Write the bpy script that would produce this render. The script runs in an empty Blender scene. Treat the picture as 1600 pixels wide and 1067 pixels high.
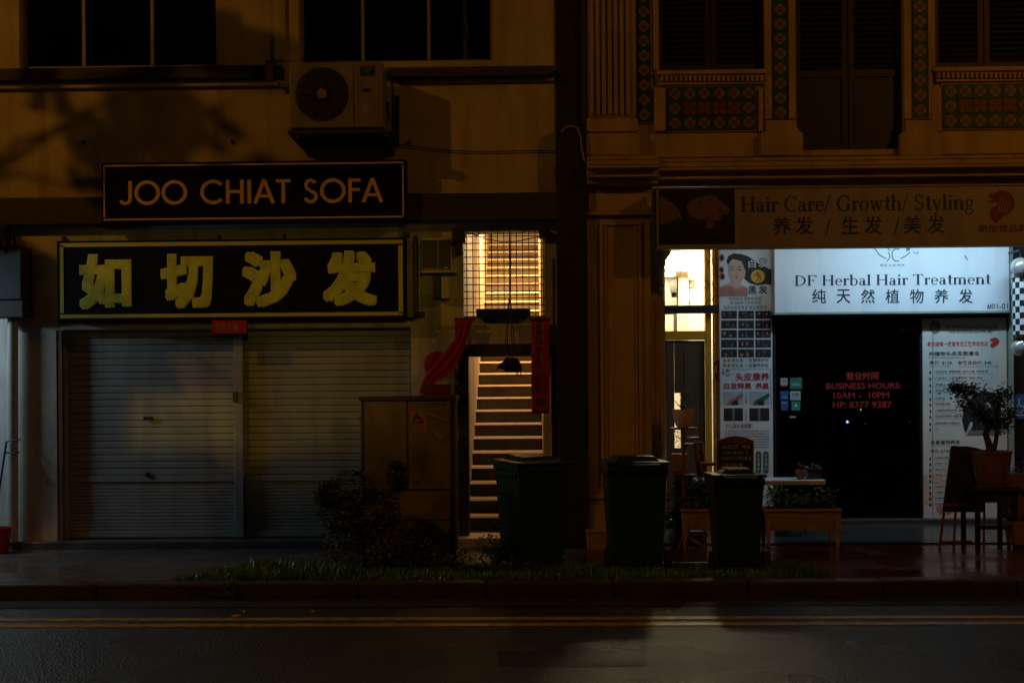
import bpy, math, random
from mathutils import Vector, Matrix
random.seed(7)
PI = math.pi
C = bpy.context.scene.collection
SC = bpy.context.scene

# ------------------------------------------------------------------ camera, world, lights
FPX, HOR, CAMY, CAMH = 1600.0, 622.0, -11.43, 1.65
cd = bpy.data.cameras.new('camera'); cam = bpy.data.objects.new('camera', cd); C.objects.link(cam)
cd.sensor_width = 36.0; cd.lens = 36.0 * FPX / 1600.0
cd.shift_y = (HOR - 533.5) / 1600.0
cd.clip_end = 200.0; cd.clip_start = 0.05
CM = Matrix.Rotation(math.radians(1.1), 4, 'Z') @ Matrix.Rotation(PI / 2, 4, 'X') @ Matrix.Rotation(math.radians(-0.41), 4, 'Z')
cam.matrix_world = Matrix.Translation((0, CAMY, CAMH)) @ CM
cd.dof.use_dof = False
SC.camera = cam
SC.view_settings.view_transform = 'Standard'; SC.view_settings.look = 'None'
SC.view_settings.exposure = 0.0; SC.view_settings.gamma = 1.0
SC.cycles.use_denoising = True
SC.cycles.max_bounces = 6; SC.cycles.diffuse_bounces = 3; SC.cycles.glossy_bounces = 3
SC.cycles.transparent_max_bounces = 8
SC.cycles.sample_clamp_indirect = 4.0; SC.cycles.caustics_reflective = False; SC.cycles.caustics_refractive = False

W = bpy.data.worlds.new('World'); SC.world = W; W.use_nodes = True
nt = W.node_tree; bg = nt.nodes['Background']
sky = nt.nodes.new('ShaderNodeTexSky'); sky.sky_type = 'NISHITA'; sky.sun_disc = False
sky.sun_elevation = math.radians(-4); sky.sun_rotation = math.radians(200)
tint = nt.nodes.new('ShaderNodeMixRGB'); tint.blend_type = 'ADD'; tint.inputs[0].default_value = 1.0
tint.inputs[2].default_value = (0.030, 0.020, 0.007, 1)          # town glow under the cloud
nt.links.new(sky.outputs[0], tint.inputs[1]); nt.links.new(tint.outputs[0], bg.inputs[0])
bg.inputs[1].default_value = 0.07

def aim(o, tgt):
    d = Vector(tgt) - o.location
    o.rotation_euler = d.to_track_quat('-Z', 'Y').to_euler()
def lamp(name, kind, loc, power, col, size=0.1, tgt=None, spot=None, blend=0.3, sy=None, spread=None):
    l = bpy.data.lights.new(name, kind); l.energy = power; l.color = col
    if kind == 'AREA':
        l.size = size
        if sy: l.shape = 'RECTANGLE'; l.size_y = sy
        if spread: l.spread = math.radians(spread)
    else: l.shadow_soft_size = size
    if kind == 'SPOT': l.spot_size = math.radians(spot); l.spot_blend = blend
    o = bpy.data.objects.new(name, l); C.objects.link(o); o.location = loc
    if tgt: aim(o, tgt)
    return o
SOD = (1.0, 0.42, 0.03)
COOL = (0.42, 0.72, 1.0)
# sodium street lamps over the road, out of the frame
lamp('street_lamp_light', 'POINT', (-11.0, -8.2, 9.0), 540, SOD, 0.10)
lamp('street_lamp_light', 'POINT', (9.0, -7.0, 8.0), 300, SOD, 0.15)
# cool tube fixed under the five-foot-way ceiling, above the inner shop sign
lamp('cool_area_light', 'AREA', (5.1, 0.55, 3.93), 48, COOL, 2.3, (5.1, 1.2, 0), sy=0.05)
lamp('cool_area_light', 'AREA', (3.15, 0.60, 3.93), 5, (.68, .88, 1.0), 0.6, (3.1, 1.25, 0), sy=0.05)  # weak fill lamp added to brighten the tall poster
# cool tube in the covered way further left
lamp('cool_area_light', 'AREA', (-7.6, -0.8, 2.95), 28, (.60, .84, 1.0), 0.7, (-5.6, -.1, 1.2), sy=0.06)
# shaded lamp over the upper stair flight, and bulbs in the room behind the scrolled door grille
lamp('stair_ceiling_light', 'AREA', (-0.36, 3.9, 4.75), 185, (1.0, .60, .26), 0.25, (-0.36, 4.55, 3.98), sy=0.12)
lamp('stair_wall_fill', 'AREA', (0.10, 1.25, 3.78), 17, (1.0, .72, .42), 1.5, (-0.8, 1.25, 3.5), sy=0.05)  # unseen fill strip added to brighten the left stair wall
lamp('room_bulb_light', 'POINT', (2.4, 3.6, 3.9), 360, (1.0, .80, .50), 0.15)
# added warm spots, shaped by unseen masking walls, throw yellow patches on shutters and signboard
lamp('added_patch_light', 'SPOT', (-1.0, -22.0, 5.0), 1800, (1.0, .66, .08), 0.06, (-3.7, .1, 1.6), 12.0, 0.1)
lamp('added_patch_light', 'SPOT', (2.0, -22.0, 6.0), 850, (1.0, .66, .08), 0.22, (-2.6, .1, 2.1), 17.0, 0.1)

# ------------------------------------------------------------------ picture -> place
_R = CM.to_3x3()
def w(px, py, Y):
    d = _R @ Vector(((px - 800) / FPX, (HOR - py) / FPX, -1.0))
    t = (Y - CAMY) / d.y
    return d.x * t, CAMH + d.z * t
def rc(x0, y0, x1, y1, Y):
    xm, ym = (x0 + x1) / 2, (y0 + y1) / 2
    return w(x0, ym, Y)[0], w(x1, ym, Y)[0], w(xm, y1, Y)[1], w(xm, y0, Y)[1]
def gy(py, z=0.0, px=800):            # depth at which a point of height z is seen at row py
    return CAMY + (CAMH - z) * FPX / (py - HOR)

# ------------------------------------------------------------------ materials
_M = {}
def pm(name, col, rough=.6, var=.2, scale=5., bump=.15, bscale=60., metal=0., stain=0., emit=None, es=0., spec=None, coat=0., stretch=None):
    if name in _M: return _M[name]
    m = bpy.data.materials.new(name); m.use_nodes = True; n = m.node_tree; b = n.nodes['Principled BSDF']
    tc = n.nodes.new('ShaderNodeTexCoord'); src = tc.outputs['Object']
    geo = n.nodes.new('ShaderNodeNewGeometry'); src = geo.outputs['Position']
    if stretch:
        mp = n.nodes.new('ShaderNodeMapping'); mp.inputs['Scale'].default_value = stretch
        n.links.new(src, mp.inputs[0]); src = mp.outputs[0]
    nz = n.nodes.new('ShaderNodeTexNoise'); nz.inputs['Scale'].default_value = scale; nz.inputs['Detail'].default_value = 6
    nz.inputs['Roughness'].default_value = .65
    n.links.new(src, nz.inputs[0])
    cr = n.nodes.new('ShaderNodeValToRGB')
    a = tuple(c * (1 - var) for c in col); c2 = tuple(min(1, c * (1 + var * .7)) for c in col)
    cr.color_ramp.elements[0].position = .3; cr.color_ramp.elements[0].color = (*a, 1)
    cr.color_ramp.elements[1].position = .7; cr.color_ramp.elements[1].color = (*c2, 1)
    n.links.new(nz.outputs[0], cr.inputs[0]); out = cr.outputs[0]
    if stain:
        s = n.nodes.new('ShaderNodeTexNoise'); s.inputs['Scale'].default_value = 1.0; s.inputs['Detail'].default_value = 8
        mp2 = n.nodes.new('ShaderNodeMapping'); mp2.inputs['Scale'].default_value = (5, 5, .7)
        n.links.new(geo.outputs['Position'], mp2.inputs[0]); n.links.new(mp2.outputs[0], s.inputs[0])
        r2 = n.nodes.new('ShaderNodeValToRGB'); r2.color_ramp.elements[0].position = .48; r2.color_ramp.elements[1].position = .72
        n.links.new(s.outputs[0], r2.inputs[0])
        mu = n.nodes.new('ShaderNodeMath'); mu.operation = 'MULTIPLY'; mu.inputs[1].default_value = stain
        n.links.new(r2.outputs[0], mu.inputs[0])
        mx = n.nodes.new('ShaderNodeMixRGB'); mx.blend_type = 'MULTIPLY'; mx.inputs[2].default_value = (.35, .31, .26, 1)
        n.links.new(mu.outputs[0], mx.inputs[0]); n.links.new(out, mx.inputs[1]); out = mx.outputs[0]
    n.links.new(out, b.inputs['Base Color'])
    b.inputs['Roughness'].default_value = rough; b.inputs['Metallic'].default_value = metal
    if spec is not None: b.inputs['Specular IOR Level'].default_value = spec
    if coat: b.inputs['Coat Weight'].default_value = coat
    if bump:
        bz = n.nodes.new('ShaderNodeTexNoise'); bz.inputs['Scale'].default_value = bscale; bz.inputs['Detail'].default_value = 4
        n.links.new(src, bz.inputs[0])
        bp = n.nodes.new('ShaderNodeBump'); bp.inputs['Strength'].default_value = bump; bp.inputs['Distance'].default_value = .01
        n.links.new(bz.outputs[0], bp.inputs['Height']); n.links.new(bp.outputs[0], b.inputs['Normal'])
    if emit: b.inputs['Emission Color'].default_value = (*emit, 1); b.inputs['Emission Strength'].default_value = es
    _M[name] = m; return m
def glass_mat(name, col=(1, 1, 1), rough=.02, mixf=.9):
    if name in _M: return _M[name]
    m = bpy.data.materials.new(name); m.use_nodes = True; n = m.node_tree
    for x in list(n.nodes): n.nodes.remove(x)
    o = n.nodes.new('ShaderNodeOutputMaterial'); t = n.nodes.new('ShaderNodeBsdfTransparent'); t.inputs[0].default_value = (*col, 1)
    g = n.nodes.new('ShaderNodeBsdfGlossy'); g.inputs['Roughness'].default_value = rough
    f = n.nodes.new('ShaderNodeFresnel'); f.inputs[0].default_value = 1.5
    mx = n.nodes.new('ShaderNodeMixShader')
    n.links.new(f.outputs[0], mx.inputs[0]); n.links.new(t.outputs[0], mx.inputs[1]); n.links.new(g.outputs[0], mx.inputs[2])
    n.links.new(mx.outputs[0], o.inputs[0]); _M[name] = m; return m

WALL = pm('cream_paint', (.50, .40, .24), .8, .22, 1.6, .25, 40, stain=.5)
WALLR = pm('ochre_paint', (.46, .31, .15), .75, .2, 2.2, .2, 50, stain=.5)
GREYW = pm('old_white_paint', (.58, .56, .50), .8, .22, 2.5, .3, 35, stain=.55)
DARKB = pm('dark_band_paint', (.045, .036, .030), .7, .35, 4, .2, 50)
SHUT = pm('shutter_metal', (.33, .34, .33), .7, .14, 2.0, .12, 9, stain=.35)
TRIM = pm('rusty_trim', (.20, .12, .09), .7, .35, 8, .2, 50)
BLACK = pm('black_paint', (.012, .012, .012), .45, .3, 8, .05, 60)
BLACKM = pm('black_matt', (.010, .009, .009), .9, .3, 8, .05, 60)
FRAME = pm('window_frame', (.30, .24, .15), .5, .2, 8, .05, 60)
DGLASS = pm('dark_glass', (.006, .006, .008), .06, .2, 1, .02, 3, spec=.25)
CURT = pm('reflection_blue_curtain', (.40, .6, .95), .9, .4, 3, .1, 30)  # bluish reflection of the panes painted into the curtain colour
GOLD = pm('gold_letter', (.85, .52, .14), .45, .15, 5, .05, 60)
YELL = pm('yellow_letter', (.58, .62, .06), .5, .35, 7, .05, 60)
YELB = pm('yellow_border', (.55, .50, .05), .5, .15, 5, .05, 60)
YELE = pm('yellow_edge', (.85, .80, .40), .5, .15, 5, .05, 60)
SIGNB = pm('sign_black', (.007, .007, .009), .85, .3, 3, .03, 40, spec=.15)
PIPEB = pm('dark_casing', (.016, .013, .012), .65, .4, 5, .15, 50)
PIPEW = pm('white_pipe', (.48, .50, .52), .4, .2, 8, .05, 50, stain=.6)
METB = pm('meter_box', (.06, .06, .06), .6, .3, 5, .05, 60)
REDP = pm('red_plastic', (.35, .01, .01), .35, .2, 5, .03, 60)
REDC = pm('red_cloth', (.42, .008, .006), .8, .35, 12, .2, 60)
REDD = pm('dark_red', (.16, .012, .014), .6, .3, 8, .1, 60)
BLUEP = pm('blue_plastic', (.02, .06, .30), .4, .2, 8, .03, 50)
ACW = pm('ac_casing', (.24, .20, .145), .5, .2, 5, .05, 50, stain=.5)
ACD = pm('ac_dark', (.02, .018, .016), .6, .2, 5, .05, 50)
CONC = pm('concrete', (.26, .25, .23), .75, .3, 4, .4, 40, stain=.6)
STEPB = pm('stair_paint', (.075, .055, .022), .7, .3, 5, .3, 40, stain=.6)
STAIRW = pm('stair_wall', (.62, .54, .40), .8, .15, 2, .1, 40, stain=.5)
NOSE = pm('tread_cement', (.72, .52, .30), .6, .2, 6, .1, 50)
CAB = pm('cabinet_paint', (.21, .15, .10), .55, .2, 3, .1, 40, stain=.5)
CABF = pm('cabinet_frame', (.055, .042, .035), .6, .25, 4, .1, 50)
BING = pm('green_plastic', (.010, .040, .020), .38, .2, 6, .06, 70)
BINB = pm('dark_plastic', (.008, .026, .016), .35, .2, 6, .06, 70)
RUB = pm('rubber', (.012, .012, .012), .7, .2, 6, .1, 70)
LEAF = pm('leaf', (.06, .10, .022), .5, .5, 9, .1, 60)
LEAF2 = pm('leaf_yellow', (.18, .18, .03), .5, .4, 9, .1, 60)
LEAF3 = pm('leaf_green', (.055, .15, .035), .45, .5, 9, .1, 60)
GRASSM = pm('grass_blade', (.10, .22, .04), .3, .5, 3, 0, 60)
SOILM = pm('soil', (.035, .025, .018), .9, .4, 12, .6, 40)
BARK = pm('bark', (.06, .045, .03), .85, .35, 14, .6, 40)
TERRA = pm('terracotta', (.26, .12, .05), .65, .2, 10, .15, 60)
TROUGH = pm('pink_stone', (.38, .24, .21), .45, .3, 7, .15, 50)
WOOD = pm('varnished_wood', (.20, .085, .03), .4, .35, 5, .15, 40, stretch=(6, 6, 1))
WOODD = pm('dark_wood', (.035, .018, .010), .45, .35, 5, .15, 40, stretch=(1, 1, 8))
LOUV = pm('louvre_paint', (.018, .010, .008), .6, .3, 6, .1, 50)
WHITE = pm('white_print', (.74, .76, .76), .5, .05, 3, .03, 40)
PAPER = pm('poster_paper', (.66, .62, .55), .5, .05, 3, .03, 40)
SIGNW = pm('sign_white', (.80, .82, .84), .45, .05, 1.5, .03, 20, stain=.12)
SIGNP = pm('fascia_face', (.32, .27, .36), .5, .1, 2, .03, 20, stain=.35)
INK = pm('dark_ink', (.022, .022, .028), .6, .1, 5, 0)
INKN = pm('navy_ink', (.020, .026, .045), .6, .1, 5, 0)
INKF = pm('faded_ink', (.16, .17, .19), .6, .1, 5, 0)
INKT = pm('slate_ink', (.10, .15, .20), .6, .1, 5, 0)
RINK = pm('red_ink', (.55, .03, .03), .6, .1, 5, 0)
RINKD = pm('dull_red_ink', (.20, .018, .015), .6, .1, 5, 0)
GINK = pm('green_ink', (.03, .13, .05), .6, .1, 5, 0)
SKIN = pm('skin_print', (.62, .42, .34), .6, .1, 8, 0)
SKIND = pm('skin_print_dark', (.17, .085, .055), .6, .25, 12, 0)
SKINR = pm('rose_print', (.50, .20, .16), .6, .25, 9, 0)
HAIRP = pm('hair_print', (.018, .015, .015), .6, .3, 20, 0)
LIPP = pm('lip_print', (.45, .08, .07), .6, .1, 5, 0)
YINK = pm('yellow_ink', (.72, .48, .03), .6, .1, 5, 0)
ORINK = pm('orange_ink', (.55, .26, .03), .6, .1, 5, 0)
YFRAME = pm('mustard_frame', (.66, .32, .02), .45, .15, 6, .05, 50)
DOORP = pm('brown_panel', (.11, .062, .030), .55, .25, 5, .1, 50, stretch=(5, 5, 1))
ROOMW = pm('room_wall', (.80, .77, .70), .8, .08, 2, .05, 30)
CREAMC = pm('cream_drape', (.78, .66, .48), .8, .15, 3, .1, 30)
GREENF = pm('pale_green_frame', (.34, .38, .32), .5, .15, 5, .05, 50)
TILEG = pm('tile_green', (.010, .040, .034), .6, .3, 14, .05, 60)
TILEC = pm('tile_cream', (.18, .15, .09), .6, .2, 14, .05, 60)
TILER = pm('tile_red', (.17, .030, .020), .6, .3, 14, .05, 60)
CHROME = pm('chrome', (.6, .6, .6), .18, .1, 5, .03, 40, metal=1.)
GLOBE = pm('globe_glass', (.65, .65, .62), .12, .1, 5, .03, 40, metal=.5)
TABLET = pm('table_white', (.62, .63, .64), .3, .1, 4, .05, 50)
POTC = pm('pot_cream', (.72, .50, .38), .45, .15, 8, .05, 60)
POTY = pm('pot_yellow', (.40, .26, .06), .4, .15, 8, .05, 60)
CHALK = pm('chalk', (.75, .75, .75), .9, .4, 60, 0)
WARN = pm('warning_orange', (.42, .16, .03), .5, .2, 8, .05, 60)
STICKW = pm('sticker_white', (.50, .50, .50), .5, .1, 8, 0)
STICKG = pm('sticker_green', (.03, .22, .12), .5, .2, 8, 0)
STICKB = pm('sticker_blue', (.03, .12, .34), .5, .2, 8, 0)
STICKT = pm('sticker_teal', (.02, .30, .22), .5, .2, 8, 0)
VINYL = pm('red_vinyl_glow', (.3, .008, .006), .7, .1, 8, 0, emit=(1.0, .03, .015), es=.018)  # lettering given a faint glow of its own, though it is no lamp
LEDB = pm('led_blue', (.1, .1, .2), .5, 0, 5, 0, emit=(.25, .5, 1.0), es=9.)
LEDY = pm('led_yellow', (.1, .1, .1), .5, 0, 5, 0, emit=(.6, .9, .05), es=2.2)
LEDD = pm('led_dim', (.1, .1, .1), .5, 0, 5, 0, emit=(.15, .15, .9), es=.5)
NUMG = pm('brass_number', (.30, .24, .14), .45, .3, 30, 0)
GOLDP = pm('gold_print', (.40, .22, .05), .5, .3, 20, 0)
FABT = pm('five_foot_tile', (.055, .05, .045), .22, .3, 3, .1, 25)

# ------------------------------------------------------------------ object helpers
ORG = {}
def empty(name, loc, label=None, cat=None, group=None, rz=0):
    o = bpy.data.objects.new(name, None); C.objects.link(o); o.location = loc; o.rotation_euler.z = rz
    o.empty_display_size = .1; ORG[o.name] = Vector(loc)
    tag(o, label, cat, group); return o
def tag(o, label=None, cat=None, group=None, kind=None):
    if label: o['label'] = label
    if cat: o['category'] = cat
    if group: o['group'] = group
    if kind: o['kind'] = kind
    return o
def link(name, me, parent=None, loc=(0, 0, 0)):
    o = bpy.data.objects.new(name, me); C.objects.link(o); p = Vector(loc); ORG[o.name] = p
    if parent: o.parent = parent; o.location = p - ORG[parent.name]
    else: o.location = p
    return o
class MB:
    def __init__(s): s.v = []; s.f = []; s.m = []; s.cur = 0
    def add(s, vs, fs):
        n = len(s.v); s.v += [tuple(x) for x in vs]; s.f += [tuple(i + n for i in f) for f in fs]; s.m += [s.cur] * len(fs); return s
    def box(s, x0, x1, y0, y1, z0, z1):
        return s.add([(x0,y0,z0),(x1,y0,z0),(x1,y1,z0),(x0,y1,z0),(x0,y0,z1),(x1,y0,z1),(x1,y1,z1),(x0,y1,z1)],
            [(0,3,2,1),(4,5,6,7),(0,1,5,4),(1,2,6,5),(2,3,7,6),(3,0,4,7)])
    def hexa(s, a, b):      # two quads (4 pts each) joined
        return s.add(list(a) + list(b), [(3,2,1,0),(4,5,6,7),(0,1,5,4),(1,2,6,5),(2,3,7,6),(3,0,4,7)])
    def flat(s, pts, y):    # polygon in the x-z plane, facing -Y
        vs = [(p[0], y, p[1]) for p in pts]
        a = sum(pts[i][0]*pts[(i+1)%len(pts)][1]-pts[(i+1)%len(pts)][0]*pts[i][1] for i in range(len(pts)))
        return s.add(vs, [tuple(range(len(pts))) if a > 0 else tuple(reversed(range(len(pts))))])
    def prism(s, pts, y0, y1):
        n = len(pts)
        a = sum(pts[i][0]*pts[(i+1)%n][1]-pts[(i+1)%n][0]*pts[i][1] for i in range(n))
        if a < 0: pts = list(reversed(pts))
        vs = [(p[0], y0, p[1]) for p in pts] + [(p[0], y1, p[1]) for p in pts]
        return s.add(vs, [tuple(range(n)), tuple(range(2*n-1, n-1, -1))] + [((i+1)%n, i, n+i, n+(i+1)%n) for i in range(n)])
    def lathe(s, prof, c=(0, 0, 0), seg=20, flute=0, fl=0, a0=0, a1=2*PI):
        n = len(prof); full = abs(a1-a0-2*PI) < 1e-6; k = seg if full else seg+1; vs = []
        for i in range(k):
            a = a0 + (a1-a0)*i/seg
            for r, z in prof:
                rr = r*(1 - (fl if flute and (i % 2) else 0)); vs.append((c[0]+rr*math.cos(a), c[1]+rr*math.sin(a), c[2]+z))
        fs = []
        for i in range(seg):
            j = (i+1) % k
            for t in range(n-1): fs.append((i*n+t, j*n+t, j*n+t+1, i*n+t+1))
        if full:
            fs.append(tuple(i*n for i in reversed(range(k)))); fs.append(tuple(i*n+n-1 for i in range(k)))
        return s.add(vs, fs)
    def tube(s, pts, r, seg=6, r1=None):
        pts = [Vector(p) for p in pts]; n = len(pts); vs = []; fs = []
        for i, p in enumerate(pts):
            d = (pts[min(i+1, n-1)] - pts[max(i-1, 0)])
            if d.length < 1e-9: d = Vector((0, 0, 1))
            d.normalize(); u = d.cross(Vector((0, 0, 1)))
            if u.length < .05: u = d.cross(Vector((0, 1, 0)))
            u.normalize(); v = d.cross(u); rr = r if r1 is None else r+(r1-r)*i/(n-1)
            for k in range(seg):
                a = 2*PI*k/seg; vs.append(p + u*rr*math.cos(a) + v*rr*math.sin(a))
        for i in range(n-1):
            for k in range(seg): fs.append((i*seg+k, (i+1)*seg+k, (i+1)*seg+(k+1)%seg, i*seg+(k+1)%seg))
        fs.append(tuple(range(seg))); fs.append(tuple(reversed(range((n-1)*seg, n*seg))))
        return s.add(vs, fs)
    def sphere(s, c, r, seg=14, sz=1.):
        pr = [(max(1e-4, r*math.sin(PI*i/8)), -r*sz*math.cos(PI*i/8)) for i in range(9)]
        return s.lathe(pr, c, seg)
    def mesh(s, name, mats, off=(0, 0, 0), smooth=False):
        me = bpy.data.meshes.new(name); o = Vector(off)
        me.from_pydata([tuple(Vector(v)-o) for v in s.v], [], s.f)
        for m in (mats if isinstance(mats, (list, tuple)) else [mats]): me.materials.append(m)
        me.polygons.foreach_set('material_index', s.m)
        if smooth: me.polygons.foreach_set('use_smooth', [True]*len(me.polygons))
        me.validate(); me.update(); return me
    def build(s, name, mats, parent=None, bevel=0, smooth=False, origin=None):
        if origin is None:
            lo = [min(v[i] for v in s.v) for i in range(3)]; hi = [max(v[i] for v in s.v) for i in range(3)]
            origin = ((lo[0]+hi[0])/2, (lo[1]+hi[1])/2, lo[2])
        o = link(name, s.mesh(name, mats, origin, smooth), parent, origin)
        if smooth:
            e = o.modifiers.new('edges', 'EDGE_SPLIT'); e.split_angle = math.radians(38)
        if bevel:
            b = o.modifiers.new('bevel', 'BEVEL'); b.width = bevel; b.segments = 2; b.limit_method = 'ANGLE'
        return o
def pbox(name, r, y0, y1, m, parent=None, bevel=0, Y=None):      # box whose front face covers picture rectangle r at depth y0
    X0, X1, Z0, Z1 = rc(*r, y0 if Y is None else Y)
    return MB().box(X0, X1, y0, y1, Z0, Z1).build(name, m, parent, bevel)
def pp(pts, Y): return [w(x, y, Y) for x, y in pts]
def ell(cx, cy, rx, ry, n=20, a0=0, a1=2*PI): return [(cx+rx*math.cos(a0+(a1-a0)*i/n), cy+ry*math.sin(a0+(a1-a0)*i/n)) for i in range(n if abs(a1-a0-2*PI) < 1e-6 else n+1)]
def flatp(name, polys, Y, m, parent, thick=.002):                   # flat print: polygons given in picture coordinates at depth Y
    b = MB()
    for i, p in enumerate(polys): b.prism(pp(p, Y), Y - thick - i*.00015, Y + .0)
    return b.build(name, m, parent)
def rects(name, rs, Y, m, parent, thick=.002):
    b = MB()
    for i, r in enumerate(rs):
        X0, X1, Z0, Z1 = rc(*r, Y); b.box(X0, X1, Y-thick-i*.00005, Y, Z0, Z1)
    return b.build(name, m, parent)
_tn = [0]
def text(s, r, Y, m, parent, name='lettering', bold=0., ext=.0015, keep=False, res=2, fat=0.):
    """words fitted to the picture rectangle r at depth Y"""
    if bold >= .012 and not fat: fat, bold = bold*.85, 0.
    cu = bpy.data.curves.new('t', 'FONT'); cu.body = s; cu.size = 1; cu.offset = bold; cu.resolution_u = res; cu.extrude = 0
    o = bpy.data.objects.new('t', cu); C.objects.link(o)
    dg = bpy.context.evaluated_depsgraph_get(); me = bpy.data.meshes.new_from_object(o.evaluated_get(dg))
    bpy.data.objects.remove(o); bpy.data.curves.remove(cu)
    vs = [v.co.copy() for v in me.vertices]
    if not vs: return None
    xa, xb = min(v.x for v in vs), max(v.x for v in vs); ya, yb = min(v.y for v in vs), max(v.y for v in vs)
    if fat: xa -= fat; xb += fat; ya -= fat; yb += fat
    X0, X1, Z0, Z1 = rc(*r, Y); sx, sz = (X1-X0)/max(1e-6, xb-xa), (Z1-Z0)/max(1e-6, yb-ya)
    if keep: sx = min(sx, sz*1.15)
    cx = (X0+X1)/2; b = MB()
    fs = [tuple(p.vertices) for p in me.polygons]
    offs = [(0, 0)]
    if fat:      # thick brush strokes: the glyph repeated round a small circle, each copy a hair prouder
        offs = [(fat*max(-.8, min(.8, 1.2*math.cos(2*PI*k/16))), fat*max(-.8, min(.8, 1.2*math.sin(2*PI*k/16)))) for k in range(0, 16, 1 if fat > .045 else 2)]
        if fat > .045: offs += [(fat*.45*math.cos(2*PI*k/8), fat*.45*math.sin(2*PI*k/8)) for k in range(8)]
        else: offs += [(0, 0)]
    for k, (ox, oz) in enumerate(offs):
        b.add([(cx+(v.x+ox-(xa+xb)/2)*sx, Y-ext-.00012*k, Z0+(v.y+oz-ya)*sz) for v in vs], fs)
    bpy.data.meshes.remove(me)
    return b.build(name, m, parent)

# stroke lettering ------------------------------------------------
def arc(cx, cy, rx, ry, a0, a1, n=18):
    return [(cx+rx*math.cos(math.radians(a0+(a1-a0)*i/n)), cy+ry*math.sin(math.radians(a0+(a1-a0)*i/n))) for i in range(n+1)]
def ring(cx, cy, rx, ry, tx, ty, a0=0, a1=360, n=22):
    o = arc(cx, cy, rx, ry, a0, a1, n); i = arc(cx, cy, rx-tx, ry-ty, a0, a1, n)
    return [[o[k], o[k+1], i[k+1], i[k]] for k in range(n)]
def line(x0, y0, x1, y1, t):
    d = math.hypot(x1-x0, y1-y0); nx, ny = -(y1-y0)/d*t/2, (x1-x0)/d*t/2
    return [[(x0+nx, y0+ny), (x1+nx, y1+ny), (x1-nx, y1-ny), (x0-nx, y0-ny)]]
def R_(x0, y0, x1, y1): return [[(x0, y0), (x1, y0), (x1, y1), (x0, y1)]]
def srf(cx, y, hw=.13, up=1):
    t = .035*up; return [[(cx-hw, y), (cx+hw, y), (cx+hw, y+t), (cx+.09, y+t+.02*up), (cx-.09, y+t+.02*up), (cx-hw, y+t)]]
ST, TH = .165, .062
def stem(x, y0, y1, s0=1, s1=1):
    q = R_(x-ST/2, y0, x+ST/2, y1)
    if s0: q += srf(x, y0, .14, 1)
    if s1 == 1: q += srf(x, y1, .14, -1)
    if s1 == 2: q += [[(x-ST/2-.09, y1-.05), (x+ST/2, y1+.01), (x-ST/2, y1-.10)]]
    return q
X = .66
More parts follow.
